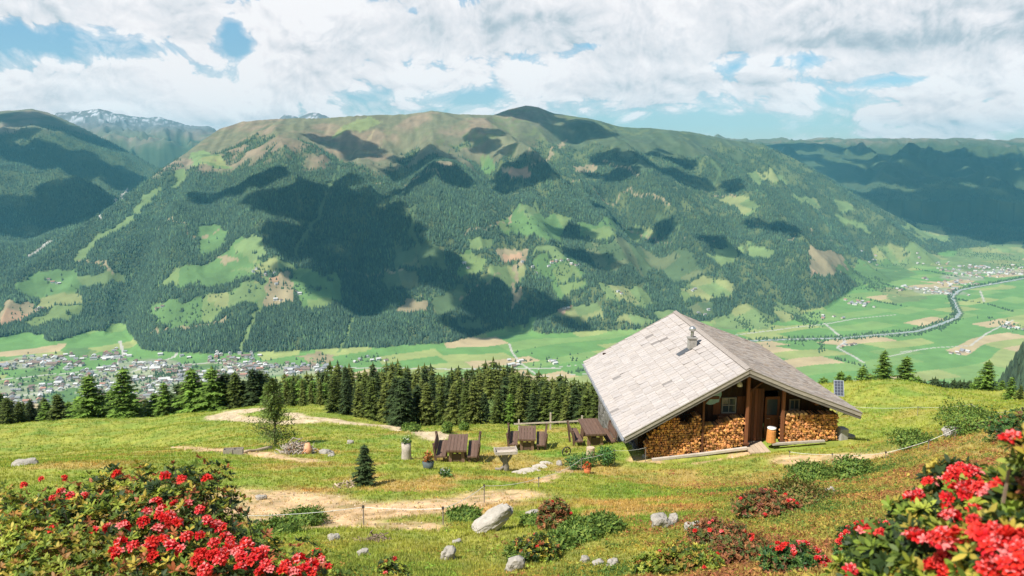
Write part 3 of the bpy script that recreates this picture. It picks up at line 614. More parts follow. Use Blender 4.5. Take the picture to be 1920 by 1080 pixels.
for a in ((30,735,55,150,100),(120,720,60,130,120),(200,738,50,100,90),(300,712,70,130,110),(380,700,60,120,100),(330,735,40,110,80),(470,692,55,150,60),(560,693,45,110,45),(60,680,40,110,70),(210,668,22,60,60),(270,685,45,110,60),(150,680,40,110,60),(410,675,30,120,40)):
    village(a[0], a[1], int(a[2] * 1.9), a[3] * .75, a[4] * 1.1, LV + (', far left end' if a[0] < 90 else ', left part' if a[0] < 180 else ', centre' if a[0] < 320 else ', right part' if a[0] < 450 else ', right end'), .3)
RV = 'in the village at far right'
for a in ((1750,545,45,120,90),(1780,530,30,110,90),(1850,505,60,190,130),(1900,512,45,130,120),(1815,515,25,120,90),(1625,570,22,50,60)):
    village(a[0], a[1], a[2], a[3], a[4], RV, .7)
for a in ((1585,648,7,28,30,'by the road junction above the hut roof'),(1552,598,6,30,30,'by the wood at the foot of the slope right of the hut ridge'),(1800,663,9,40,25,'in the hamlet among fields at lower right'),(965,680,8,22,35,'in the hamlet beside the valley road above the spruces'),(1035,680,5,25,30,'on the green fields left of the hut roof'),(700,675,6,40,20,'at the foot of the forest right of the village'),(1895,612,8,40,50,'in the grove at the right edge of the valley floor'),
          (545,550,6,40,25,'in the hillside hamlet'),(485,511,6,40,20,'in the upper hamlet between forest and meadows'),(300,578,3,25,15,'at the left end of the lower hillside meadow'),(90,530,4,40,20,'on the hillside meadow at far left'),(80,578,4,30,20,'at the lower meadows at far left'),(870,497,3,20,12,'on the triangular clearing in the forest'),(1050,494,8,70,25,'in the hamlet at the middle of the mountainside'),(985,497,3,25,15,'beside the tan field on the mountainside'),(1160,549,2,15,10,'on the clearing above the hut roof'),(1320,585,3,30,20,'at the forest edge above the hut chimney'),(1060,578,2,12,8,'on the last clearing above the valley floor'),(1640,490,8,110,70,'scattered on the slope above the river bend'),(1740,480,8,90,60,'scattered on the slope above the far village'),(1300,545,3,30,20,'on the clearing right of the forest tongue')):
    village(a[0], a[1], a[2], a[3], a[4], a[5], .5, .0)
GREENS = [world_poly(q_) for q_ in ([(25,705),(60,695),(110,698),(102,722),(40,724)], [(350,680),(410,680),(420,696),(360,698)], [(78,742),(150,725),(152,748),(95,762)], [(255,668),(300,668),(298,678),(262,679)], [(560,664),(620,660),(625,682),(575,684)])]
HT = [h for h in HT if not any(in_poly(np.array([h[0]]), np.array([h[1]]), g_)[0] for g_ in GREENS)]
HT = [h for h in HT if vn(h[0] / 70, h[1] / 70, 88) > .25 or not (LV in h[4] or RV in h[4])]
HT = [h for h in HT if -900 < h[0] / max(h[1], 1) * 1000 < 900]
hx = np.array([h[0] for h in HT]); hy = np.array([h[1] for h in HT]); hz = zfar(hx, hy)
ordr = sorted(range(len(HT)), key=lambda i: (LV in HT[i][4] or RV in HT[i][4], hy[i]))[:300]; rest = [i for i in range(len(HT)) if i not in set(ordr)]
for i in ordr:
    me, size, rn_, wn = types[HT[i][2]]
    o = link('village_house', me, [M['house_w']]); o.location = (hx[i], hy[i], hz[i]); o.rotation_euler = (0, 0, HT[i][3])
    grp = 'houses ' + HT[i][4]
    lab_ = '%s %s house with %s roof %s' % (size, wn, rn_, HT[i][4]); lw_ = lab_.split()
    tag(o, ' '.join(lw_) if len(lw_) <= 13 else ' '.join(('%s house, %s roof, %s' % (wn, rn_, HT[i][4])).replace('-', ' ').split()[:16]), 'house', grp)
b = MB()
for i in rest:
    me = types[HT[i][2]][0]; Mx = Matrix.Rotation(HT[i][3], 3, 'Z'); c = me.color_attributes['Col'].data; n0 = len(b.v)
    for v, cc_ in zip(me.vertices, c): b.v.append(tuple(Mx @ v.co + Vector((hx[i], hy[i], hz[i])))); b.c.append(tuple(cc_.color)[:3])
    for p in me.polygons: b.f.append(tuple(q + n0 for q in p.vertices))
if rest: tag(b.build('distant_houses', M['house_w']), 'the mass of smaller village houses farther across the valley floor', 'houses', kind='stuff')
bx_ = []
# ------------------------------------------------------------------ clouds overhead, out of the picture, that shade the land
def cloud(pxs, alt, size, n, label, thick=.28):
    b = MB(); c0 = None
    pts = []
    for (px_, py_) in pxs:
        h = hit_far(px_, py_)
        if h is None: continue
        zt = float(zfar(np.array([h[0]]), np.array([h[1]]))[0]); k = (alt - zt) / sd.z; pts.append((h[0] + sd.x * k, h[1] + sd.y * k))
    if not pts: return
    cx = sum(p[0] for p in pts) / len(pts); cy = sum(p[1] for p in pts) / len(pts)
    import bmesh
    bm = bmesh.new()
    for (qx, qy) in pts:
        for _ in range(n):
            r_ = size * random.uniform(.35, 1.0); m_ = Matrix.Translation((qx - cx + random.gauss(0, size * .55), qy - cy + random.gauss(0, size * .45), random.uniform(0, size * .2))) @ Matrix.Diagonal((r_, r_ * .85, r_ * thick, 1))
            bmesh.ops.create_icosphere(bm, subdivisions=4, radius=1, matrix=m_)
    for v in bm.verts:
        q = Vector(v.co) / (size * .5); dn = mnoise.fractal(q, 1.0, 2.0, 4) * size * .30; dd = Vector((v.normal.x, v.normal.y, v.normal.z * .4)) * dn; v.co += dd
    me = bpy.data.meshes.new('cloud'); bm.to_mesh(me); bm.free()
    me.polygons.foreach_set('use_smooth', np.ones(len(me.polygons), dtype=bool))
    o = link('cloud', me, M['cloud']); o.location = (cx, cy, alt); tag(o, label, 'cloud', 'clouds above the valley', 'stuff')
cm_ = mat('cloud vapour', (.9, .9, .92), 1, .02, .002, attr=False, trans=.4, spec=0); t_ = cm_.node_tree
fr = t_.nodes.new('ShaderNodeLayerWeight'); fr.inputs[0].default_value = .5; tr_ = t_.nodes.new('ShaderNodeBsdfTransparent'); mx_ = t_.nodes.new('ShaderNodeMixShader'); rp = t_.nodes.new('ShaderNodeMapRange')
o_ = [n for n in t_.nodes if n.type == 'OUTPUT_MATERIAL'][0]; src = o_.inputs[0].links[0].from_socket
t_.links.new(fr.outputs['Facing'], rp.inputs[0]); rp.inputs[1].default_value = .02; rp.inputs[2].default_value = .80; rp.inputs[3].default_value = .12; rp.inputs[4].default_value = 1
t_.links.new(rp.outputs[0], mx_.inputs[0]); t_.links.new(src, mx_.inputs[1]); t_.links.new(tr_.outputs[0], mx_.inputs[2]); t_.links.new(mx_.outputs[0], o_.inputs[0]); M['cloud'] = cm_
cloud([(470,345),(560,370),(640,360),(590,430),(560,450),(690,430),(660,490),(720,480),(670,540),(700,570)], 1950, 240, 5, 'large ragged cloud over the middle of the mountainside')
cloud([(650,270),(720,300),(800,300),(850,340)], 2000, 230, 4, 'cloud over the upper forest of the mountain')
cloud([(870,540),(900,580),(960,590),(880,620),(830,500),(1030,590)], 1800, 130, 5, 'small cloud over the lower forest')
cloud([(1070,440),(1080,480),(1180,440),(1120,490)], 1800, 110, 4, 'small broken cloud over the mountain meadows')
cloud([(1000,310),(960,340),(940,280),(1150,300),(1250,330)], 2000, 210, 4, 'cloud over the shoulder below the summit')
cloud([(60,300),(120,360),(200,330),(150,400),(60,420),(0,260),(40,225),(110,235)], 2350, 420, 4, 'cloud over the side valley on the left')
cloud([(1240,440),(1350,450),(1280,310),(1220,290),(1390,350),(1450,430),(1170,330)], 1900, 120, 4, 'cloud over the right flank of the mountain')
cloud([(1560,300),(1640,320),(1720,330),(1800,330),(1850,360),(1760,380),(1900,400),(1880,330),(1860,430),(1500,285),(1600,292),(1700,290),(1800,300),(1900,300)], 2800, 600, 4, 'long cloud over the range on the right')
cloud([(985,210),(1100,235)], 2300, 300, 4, 'cloud over the summit')
# ------------------------------------------------------------------ the alpine hut
def hl(px, py, v):
    """width and height in the hut's own frame of a point on its cross plane v metres behind the gable edge"""
    d = np.array([HV[0], HV[1], 0]); P0 = HR1 + v * d; r = ray(px, py); Q = r * (P0 @ d) / (r @ d)
    return float((Q - HR1) @ np.array([HU[0], HU[1], 0])), float(Q[2] - HZ0)
RID = 3.9; EL_, ZL = -5.5, .87; ER_, ZR = 5.2, 1.83; KU, KZ = 2.05, 3.02; LEN = 13.2
def rz(u):                                          # underside line of the roof
    if u < 0: return RID + (ZL - RID) * u / EL_
    return RID + (KZ - RID) * u / KU if u < KU else KZ + (ZR - KZ) * (u - KU) / (ER_ - KU)
hut = empty('alpine_hut', (HR1[0], HR1[1], HZ0), HYAW)
tag(hut, 'weathered timber alpine hut with a broad low shingled gable roof on the meadow slope', 'hut')
def slope_shingles(u0, z0, u1, z1, row, wid, tints, seed, th=.026, gapc=.022):
    rnd = random.Random(seed); b = MB(); L = math.hypot(u1 - u0, z1 - z0); n = max(1, round(L / row)); du = (u1 - u0) / L; dz = (z1 - z0) / L
    nx, nz = (-dz, du) if du > 0 else (dz, -du)
    if nz < 0: nx, nz = -nx, -nz
    for i in range(n):
        v = -rnd.uniform(0, .03)
        while v < LEN:
            w = wid * rnd.uniform(.82, 1.18); w = min(w, LEN - v + .02)
            a = i * L / n - .03; c_ = (i + 1) * L / n + rnd.uniform(.03, .06)
            lift0 = .015; lift1 = .048 + rnd.uniform(-.006, .012) + (rnd.random() < .03) * .03
            t = rnd.choice(tints); k_ = rnd.uniform(.93, 1.05); t = tuple(x * k_ for x in t)
            if rnd.random() < .008: t = tuple(x * .55 for x in t)
            b.tint(t); P = lambda s, vv_, h: (u0 + du * s + nx * h, vv_, z0 + dz * s + nz * h)
            va, vb = v + gapc / 2, v + w - gapc / 2; sk = rnd.uniform(-.008, .008)
            top = [P(a, va, lift0 + th), P(a, vb, lift0 + th), P(c_, vb + sk, lift1 + th), P(c_ + rnd.uniform(-.01, .01), va + sk, lift1 + th)]
            bot = [P(a, va, lift0), P(a, vb, lift0), P(c_, vb + sk, lift1), P(c_, va + sk, lift1)]
            f = [(0, 1, 2, 3), (7, 6, 5, 4), (3, 2, 6, 7), (0, 3, 7, 4), (1, 5, 6, 2)]
            b.add(top + bot, f); v += w
    return b
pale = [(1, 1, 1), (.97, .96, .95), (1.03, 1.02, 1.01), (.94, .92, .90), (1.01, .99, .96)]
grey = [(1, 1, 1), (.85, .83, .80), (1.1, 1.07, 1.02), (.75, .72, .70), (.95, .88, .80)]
def deck(u0, z0, u1, z1):                           # boarding under the shingles
    b = MB(); b.tint(.6); b.add([(u0, .02, z0), (u1, .02, z1), (u1, LEN - .02, z1), (u0, LEN - .02, z0), (u0, .02, z0 - .10), (u1, .02, z1 - .10), (u1, LEN - .02, z1 - .10), (u0, LEN - .02, z0 - .10)], [(0, 1, 2, 3), (7, 6, 5, 4), (0, 4, 5, 1), (3, 2, 6, 7), (0, 3, 7, 4), (1, 5, 6, 2)]); return b
rl = deck(0, RID, EL_, ZL).build('roof', M['darkw'], hut); tag(rl, 'pale left roof slope facing the sun')
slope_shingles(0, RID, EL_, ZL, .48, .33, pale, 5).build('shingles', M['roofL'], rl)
rr = deck(0, RID, KU, KZ).build('roof', M['darkw'], hut); tag(rr, 'darker weathered right roof slope')
deck(KU, KZ, ER_, ZR).build('roof_extension', M['darkw'], rr)
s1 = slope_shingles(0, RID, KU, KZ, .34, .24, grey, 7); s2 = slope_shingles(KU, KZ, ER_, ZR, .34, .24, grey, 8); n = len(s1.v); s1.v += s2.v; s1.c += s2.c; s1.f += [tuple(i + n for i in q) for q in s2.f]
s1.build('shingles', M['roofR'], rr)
b = MB(); b.tint(.9); b.box((-.06, LEN / 2, RID + .09), (.22, LEN + .04, .03), Euler((0, -R(29), 0))); b.tint(.8).box((.07, LEN / 2, RID + .085), (.20, LEN + .04, .03), Euler((0, R(23.2), 0))); b.build('ridge_board', M['roofR'], hut)
for (ua, za, ub, zb) in ((0, RID, EL_, ZL), (0, RID, KU, KZ), (KU, KZ, ER_, ZR)):      # double verge boards, front and back
    for v in (-.045, LEN + .02):
        b = MB(); b.tint(1.25); b.bar((ua, v, za - .02), (ub, v, zb - .02), .05, .17); b.tint(.55).bar((ua, v + .03, za - .19), (ub, v + .03, zb - .19), .05, .12)
        b.tint(1.0).bar((ua, v - .004, za + .075), (ub, v - .004, zb + .075), .09, .02); b.build('bargeboard', M['rake'], hut)
g = MB(); pr = []
for k in range(9):
    a = math.pi + math.pi * k / 8; pr.append((EL_ - .09 + .085 * math.cos(a), ZL - .03 + .085 * math.sin(a)))
vs = [(p[0], -.05, p[1]) for p in pr] + [(p[0], LEN + .05, p[1]) for p in pr] + [(EL_ - .09 + .075 * math.cos(math.pi + math.pi * k / 8), vv_, ZL - .03 + .075 * math.sin(math.pi + math.pi * k / 8)) for vv_ in (-.05, LEN + .05) for k in range(9)]
g.add(vs, [(k, k + 1, k + 10, k + 9) for k in range(8)] + [(18 + k, 27 + k, 28 + k, 19 + k) for k in range(8)] + [(0, 9, 27, 18), (8, 26, 35, 17)]); g.build('gutter', M['metal'], hut)
b = MB()                                             # rafters and purlins under the eaves
for (u, d_) in ((-.02, .34), (-3.3, .30), (3.2, .30)):
    b.tint(.9).box((u, LEN / 2, rz(u) - .12 - .12), (.18, LEN - .1, .2))
for k in range(14):
    v = .35 + k * .95
    b.tint(.8).bar((-.1, v, RID - .17), (EL_ + .12, v, ZL - .10), .10, .12); b.bar((.1, v, RID - .17), (KU, v, KZ - .16), .10, .12); b.bar((KU, v, KZ - .16), (ER_ - .1, v, ZR - .10), .10, .12)
b.build('rafters', M['redw'], hut)
# walls: vertical boards; front wall stands 1.7 m behind the verge
VW = 1.75; UW0, UW1 = -4.45, 4.5
def boards(u0, u1, v, zb, zt, wid, seed, tk=.04):
    rnd = random.Random(seed); b = MB(); u = u0
    while u < u1 - .01:
        w = min(wid * rnd.uniform(.85, 1.15), u1 - u); t = rnd.uniform(.6, 1.35); b.tint((t, t * rnd.uniform(.9, 1.05), t * rnd.uniform(.85, 1.1)))
        zt_ = [zt(u), zt(u + w)]; y_ = v + rnd.uniform(-.008, .008)
        b.add([(u + .004, y_, zb), (u + w - .004, y_, zb), (u + w - .004, y_, zt_[1]), (u + .004, y_, zt_[0]), (u + .004, y_ + tk, zb), (u + w - .004, y_ + tk, zb), (u + w - .004, y_ + tk, zt_[1]), (u + .004, y_ + tk, zt_[0])], [(0, 1, 2, 3), (7, 6, 5, 4), (0, 3, 7, 4), (1, 5, 6, 2), (0, 4, 5, 1), (3, 2, 6, 7)])
        u += w
    return b
DU0, DU1 = hl(1432, 760, VW)[0], hl(1457, 760, VW)[0]
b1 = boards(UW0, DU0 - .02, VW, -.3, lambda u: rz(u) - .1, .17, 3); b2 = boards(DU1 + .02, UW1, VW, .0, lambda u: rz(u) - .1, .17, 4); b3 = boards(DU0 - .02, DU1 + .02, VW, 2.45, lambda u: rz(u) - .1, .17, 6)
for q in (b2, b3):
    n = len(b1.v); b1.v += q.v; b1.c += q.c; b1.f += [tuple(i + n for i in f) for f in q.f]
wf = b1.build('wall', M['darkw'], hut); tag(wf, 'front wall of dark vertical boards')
b = MB()
for (u, sgn) in ((UW0, -1), (UW1, 1)):               # side walls of squared logs on a stone footing
    z = -.25; k = 0
    while z < rz(u) - .32:
        b.tint(random.uniform(.7, 1.3)).box((u, (VW + LEN - .6) / 2 + .02, z + .1), (.16, LEN - .6 - VW, .19)); z += .2; k += 1
b.tint(.8).box((0, LEN - .62, .6), (UW1 - UW0, .16, 2.0))
b.build('wall', M['darkw'], hut)
b = boards(UW0, UW1, LEN - .6, .4, lambda u: rz(u) - .1, .2, 9); b.build('wall', M['darkw'], hut)
b = MB(); random.seed(4)
for k in range(26):                                  # rubble footing, deepest downhill; side stones tinted dark, eave shade put into their colour
    for j in range(9):
        v = VW + .2 + k * .42; b.tint(random.uniform(.25, .5)).box((UW0 - .02 + random.uniform(-.03, .03), v, -.45 - j * .34), (.42, .41, .33)); 
        if j < 5: b.box((UW1 + random.uniform(-.03, .03), v, -.3 - j * .34), (.4, .41, .33))
for k in range(21):
    for j in range(12): b.tint(random.uniform(.6, 1.2)).box((UW0 + .2 + k * .43, LEN - .6, .2 - j * .36), (.42, .4, .35))
b.build('stone_footing', M['concrete'], hut, bevel=.02)
# porch posts, head beams
POST = [(1316, 758, 1316, 850), (1398, 706, 1398, 832), (1465, 728, 1465, 827)]
for i, (xa, ya, xb, yb) in enumerate(POST):
    u, z0 = hl(xb, yb, .6); zt = rz(u) - .10; b = MB(); b.tint(1.5 if i else .9); w = .09 if i == 0 else .14
    b.box((u, .6, (z0 - .1 + zt) / 2), (w, w, zt - z0 + .1))
    if i: b.tint(.9).box((u, .6, z0 + .02), (w + .1, w + .1, .1))
    b.build('post', M['redw'], hut, bevel=.01)
b = MB(); b.tint(.7)
for i in (0, 1): b.bar((hl(*POST[i][2:], .6)[0], .66, 2.15 + i * .5), (hl(*POST[i][2:], .6)[0] + .7, .66, rz(hl(*POST[i][2:], .6)[0] + .7) - .3), .07, .07)
b.box((-1.6, .62, rz(-1.8) - .42), (1.0, .1, .12)); b.build('brace', M['redw'], hut)
# door with a glazed top, standing ajar boards beside it
def win(parent_name, pa, pb, muntin, frame_t, label=None, framemat='white'):
    u0, z1 = hl(pa[0], pa[1], VW); u1, z0 = hl(pb[0], pb[1], VW); f = MB(); w = .055; y_ = VW - .03
    f.tint(frame_t).box(((u0 + u1) / 2, y_, z1 - w / 2), (u1 - u0, .07, w)); f.box(((u0 + u1) / 2, y_, z0 + w / 2), (u1 - u0, .07, w))
    for u in (u0 + w / 2, u1 - w / 2): f.box((u, y_, (z0 + z1) / 2), (w, .07, z1 - z0 - 2 * w - .002))
    for m_ in range(muntin[0]): f.box((u0 + (u1 - u0) * (m_ + 1) / (muntin[0] + 1), y_ - .004, (z0 + z1) / 2), (.032, .05, z1 - z0 - 2 * w - .004))
    for m_ in range(muntin[1]): f.box(((u0 + u1) / 2, y_ + .001, z0 + (z1 - z0) * (m_ + 1) / (muntin[1] + 1)), (u1 - u0 - 2 * w - .004, .045, .032))
    o = f.build('window', M[framemat], hut)
    if label: tag(o, label)
    p = MB(); p.box(((u0 + u1) / 2, y_ + .012, (z0 + z1) / 2), (u1 - u0 - w, .012, z1 - z0 - w)); p.build('pane', M['glass'], o)
    s = MB(); s.tint(1.2).box(((u0 + u1) / 2, y_ - .06, z0 - .035), (u1 - u0 + .16, .16, .05)); s.build('sill', M['redw'], o); return u0, u1, z0, z1
a = win('window', (1353, 745), (1379, 774), (1, 1), (.38, .38, .36), 'small white framed window with four panes')  # white frame tinted down, porch shade put into its colour
for sx in (-1, 1):
    b = MB(); uu = a[0] - .22 if sx < 0 else a[1] + .22
    for k in range(3): b.tint(random.uniform(.9, 1.5)).box((uu + (k - 1) * .12, VW - .05, (a[2] + a[3]) / 2), (.115, .03, a[3] - a[2] + .1))
    b.build('shutter', M['redw'], hut)
a = win('window', (1480, 748), (1498, 768), (1, 0), (.35, .3, .26), 'small dark framed window over the right woodpile')
u0, z1 = hl(1435, 738, VW); u1, z0 = hl(1458, 808, VW); z0 = .12; d = MB(); d.tint(1.1)
for k in range(4): d.tint(random.uniform(.9, 1.5)).box((u0 + (k + .5) * (u1 - u0) / 4, VW - .02, z0 + .55), ((u1 - u0) / 4 - .012, .05, 1.1))
for z_ in (z0 + .06, z0 + 1.08, z0 + 1.98): d.tint(1.3).box(((u0 + u1) / 2, VW - .045, z_), (u1 - u0, .06, .12))
for uu in (u0 + .04, u1 - .04): d.box((uu, VW - .043, z0 + 1.5), (.1, .06, .84))
door = d.build('door', M['redw'], hut); p = MB(); p.box(((u0 + u1) / 2, VW - .02, z0 + 1.52), (u1 - u0 - .12, .012, .82)); p.build('pane', M['glass'], door)
h_ = MB(); h_.tube([(u0 + .1, VW - .08, z0 + 1.0), (u0 + .1, VW - .14, z0 + 1.0), (u0 + .22, VW - .14, z0 + 1.0)], .014); h_.build('handle', M['metal'], door)
ua = hl(1403, 780, 1.2)[0]; ub = hl(1431, 780, 1.2)[0]; b = MB(); k = ua
while k < ub: t = random.uniform(.55, 1.5); b.tint((t, t * .9, t * .9)).box((k + .07, 1.25, 1.45), (.135, .035, 2.5)); k += .145
tag(b.build('partition', M['redw'], hut), 'red brown plank partition left of the door')
# little things fixed on the front
u, z = hl(1387, 722, 1.0); b = MB(); b.tint(1); N_ = 10
prof = [(0, .2), (.045, .19), (.10, .12), (.13, .02), (.12, -.06), (.0, -.10)]
b.add([(u + r_ * math.cos(2 * math.pi * k / N_), 1.0 + r_ * math.sin(2 * math.pi * k / N_), z + h) for r_, h in prof for k in range(N_)], [(i * N_ + k, i * N_ + (k + 1) % N_, (i + 1) * N_ + (k + 1) % N_, (i + 1) * N_ + k) for i in range(len(prof) - 1) for k in range(N_)])
o = b.build('porch_lamp', M['white'], None, True); lamp = o
def world_hut(o): o.matrix_world = Matrix.Translation(hut.location) @ Matrix.Rotation(HYAW, 4, 'Z')
def hut_thing(o, label, cat, group=None): o.location = hut.location; o.rotation_euler = (0, 0, HYAW); tag(o, label, cat, group); return o
b2_ = MB(); b2_.tube([(u, 1.0, z + .19), (u, 1.0, rz(u) - .2)], .006, 5); b2_.build('cord', M['black'], lamp); hut_thing(lamp, 'round white lamp hanging under the porch roof left of the tall middle post', 'lamp')
u, z = hl(1338, 748, 1.3); b = MB(); pts = []; nx_, nz_ = 7, 9
for j in range(nz_):
    for i in range(nx_):
        fx = i / (nx_ - 1); fz = j / (nz_ - 1); pts.append((u - .34 + .66 * fx + .06 * math.sin(fz * 5), 1.3 + .05 * math.sin(fx * 14 + fz * 2) * (1 - fz * .3), z + .42 - .72 * fz * (1 - .35 * abs(fx - .4)) ))
n_p = len(pts); b.add(pts + [(p[0], p[1] + .015, p[2]) for p in pts], [(j * nx_ + i, j * nx_ + i + 1, (j + 1) * nx_ + i + 1, (j + 1) * nx_ + i) for j in range(nz_ - 1) for i in range(nx_ - 1)] + [(n_p + (j + 1) * nx_ + i, n_p + (j + 1) * nx_ + i + 1, n_p + j * nx_ + i + 1, n_p + j * nx_ + i) for j in range(nz_ - 1) for i in range(nx_ - 1)])
o = b.build('hanging_cloth', M['cloth'], None, True); b = MB(); b.tint(.8).tube([(u - .5, 1.3, z + .44), (u + .5, 1.3, z + .44)], .012, 6); b.build('rod', M['darkw'], o); hut_thing(o, 'faded blue cloth hanging from a rod under the porch roof', 'cloth')
# flower box and bench rail under the window
u0, z_ = hl(1345, 782, 1.5); u1, _ = hl(1390, 782, 1.5); b = MB(); b.tint(1.3).box(((u0 + u1) / 2, 1.45, z_), (u1 - u0, .2, .18)); o = b.build('window_box', M['redw'], hut)
# chimney on the left slope
uc, vc = -1.02, 7.1
best = None
for ui in np.linspace(-3.0, -.2, 57):
    for vi in np.linspace(2, 12, 81):
        P = np.array([HR1[0] + ui * HU[0] + vi * HV[0], HR1[1] + ui * HU[1] + vi * HV[1], HZ0 + rz(ui) + .1]); dep = P[1] * math.cos(PITCH) - P[2] * math.sin(PITCH)
        qx = 960 + FPX * P[0] / dep; qy = 540 - FPX * (P[1] * math.sin(PITCH) + P[2] * math.cos(PITCH)) / dep; e_ = (qx - 1297) ** 2 + (qy - 650) ** 2
        if best is None or e_ < best[0]: best = (e_, ui, vi)
_, uc, vc = best; zc_ = rz(uc)
b = MB(); b.tint(.95).box((uc, vc, zc_ + .20), (.40, .40, .72)); b.tint(.75).box((uc, vc, zc_ + .59), (.48, .48, .07)); ch = b.build('chimney', M['concrete'], hut, bevel=.01)
b = MB(); b.tint(.6).tube([(uc, vc, zc_ + .62), (uc, vc, zc_ + .95)], .085, 10); b.build('flue', M['metal'], ch)
b = MB(); b.tint(.8).tube([(uc, vc, zc_ + .93), (uc, vc, zc_ + .98), (uc, vc, zc_ + 1.1), (uc, vc, zc_ + 1.2)], [.10, .17, .18, .06], 12); b.build('chimney_cap', M['metal'], ch, True)
b = MB(); b.tint(.35).bar((uc - .05, vc, zc_ + .085), (uc - .75, vc - .05, rz(uc - .75) + .085), .5, .03); tag(b.build('flashing', M['metal'], ch), 'dark metal flashing below the chimney')
# stone sill, threshold slab
b = MB(); ps = [hl(1222, 862, .35), hl(1310, 852, .35), hl(1400, 840, .35)]
for a_, c_ in zip(ps, ps[1:]): b.tint(random.uniform(.9, 1.1)).bar((a_[0], .3, a_[1] + .02), (c_[0], .3, c_[1] + .02), .16, .10)
a_, c_ = hl(1447, 832, .35), hl(1545, 826, .35); b.tint(.85).bar((a_[0], .3, a_[1]), (c_[0], .3, c_[1]), .14, .09); b.build('sill_beam', M['palestone'], hut)
b = MB(); u0 = hl(1404, 836, .1)[0]; u1 = hl(1444, 834, .1)[0]
for k in range(4): b.tint(random.uniform(.9, 1.15)).box((u0 + (k + .5) * (u1 - u0) / 4, .75, .13), ((u1 - u0) / 4 - .02, 1.7, .06), Euler((R(2), 0, 0)))
b.tint(.7).box(((u0 + u1) / 2, 1.3, .0), (u1 - u0 - .1, .5, .3)); tag(b.build('threshold', M['palewood'], hut), 'pale plank ramp in front of the door')
# ---- firewood stacked against the front
def woodpile(name, top, ub, zb, v0, v1, seed, label, gaps_=()):
    """top: list of (u, z) along the pile; split billets laid end-on"""
    rnd = random.Random(seed); b = MB(); tu = [p[0] for p in top]; tz = [p[1] for p in top]; n = 0
    z = min(zb); row = 0
    while z < max(tz):
        u = ub[0] + (row % 2) * .05
        while u < ub[1]:
            r_ = rnd.uniform(.042, .078); g0 = np.interp(u, ub, zb)
            if z > g0 - .05 and z < np.interp(u, tu, tz) - .02 and not any(a < u < c and z > h for a, c, h in gaps_):
                k = rnd.choice((3, 3, 4, 4, 5, 6)); a0 = rnd.random() * 6.28; pr = rnd.uniform(-.07, .05); t = rnd.choice((1.0, 1.1, .8, 1.2, .62, .45)) * rnd.uniform(.85, 1.15)
                b.tint((t, t * rnd.uniform(.82, 1.05), t * rnd.uniform(.7, 1.1)))
                cxp = [(u + rnd.uniform(.8, 1.2) * r_ * math.cos(a0 + 6.283 * i / k), z + r_ * rnd.uniform(.8, 1.15) * math.sin(a0 + 6.283 * i / k)) for i in range(k)]
                b.add([(p[0], v0 + pr, p[1]) for p in cxp] + [(p[0], v1, p[1]) for p in cxp], [tuple(range(k))] + [(i, i + k, (i + 1) % k + k, (i + 1) % k) for i in range(k)]); n += 1
            u += r_ * 1.72
        z += .105; row += 1
    # near-black sheet behind the billets, its colour stands in for shade in the gaps
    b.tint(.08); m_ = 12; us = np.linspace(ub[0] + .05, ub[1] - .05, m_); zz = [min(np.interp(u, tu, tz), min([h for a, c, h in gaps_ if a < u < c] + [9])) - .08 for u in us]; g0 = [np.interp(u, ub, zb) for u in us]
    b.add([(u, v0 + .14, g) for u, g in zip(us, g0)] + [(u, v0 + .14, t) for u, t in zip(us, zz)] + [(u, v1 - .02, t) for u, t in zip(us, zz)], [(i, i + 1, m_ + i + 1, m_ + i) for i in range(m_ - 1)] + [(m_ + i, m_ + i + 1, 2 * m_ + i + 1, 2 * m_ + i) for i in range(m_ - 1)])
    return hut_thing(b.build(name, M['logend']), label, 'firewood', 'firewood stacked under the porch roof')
def tops(l, v=.6): return [hl(a, c, v) for a, c in l]
woodpile('firewood_pile', tops([(1213, 830), (1222, 812), (1240, 792), (1262, 781), (1290, 781), (1318, 779)]), (-4.33, -1.88), (-.38, -.14), .6, 1.15, 1, 'largest orange firewood pile at the left end of the hut front', [(hl(1274, 780, .6)[0], hl(1296, 780, .6)[0], hl(1285, 797, .6)[1])])
woodpile('firewood_pile', tops([(1320, 798), (1345, 796), (1372, 786), (1396, 781)]), (-1.74, .10), (-.12, .22), .62, 1.15, 2, 'firewood pile rising to the right between the thin post and the tall post')
woodpile('firewood_pile', tops([(1468, 790), (1474, 779), (1500, 776), (1540, 774), (1569, 776)]), (2.0, 4.45), (.32, .42), .6, 1.2, 3, 'brown firewood pile right of the door, pale billets on top')
u, z = hl(1490, 778, .7)
for k in range(5):
    b = MB(); b.tint((1.1, 1.3, 1.7)); x0 = u - .42 + k * .2; zz = z + .02; b.add([(x0, .55, zz), (x0 + .17, .55, zz), (x0 + .13, .55, zz + .10), (x0 + .04, .55, zz + .12), (x0, 1.0, zz), (x0 + .17, 1.0, zz), (x0 + .13, 1.0, zz + .10), (x0 + .04, 1.0, zz + .12)], [(0, 1, 2, 3), (3, 2, 6, 7), (0, 3, 7, 4), (1, 5, 6, 2)])
    hut_thing(b.build('firewood_billet', M['logend']), 'pale split billet lying on top of the right firewood pile', 'firewood', 'pale billets on the right pile')
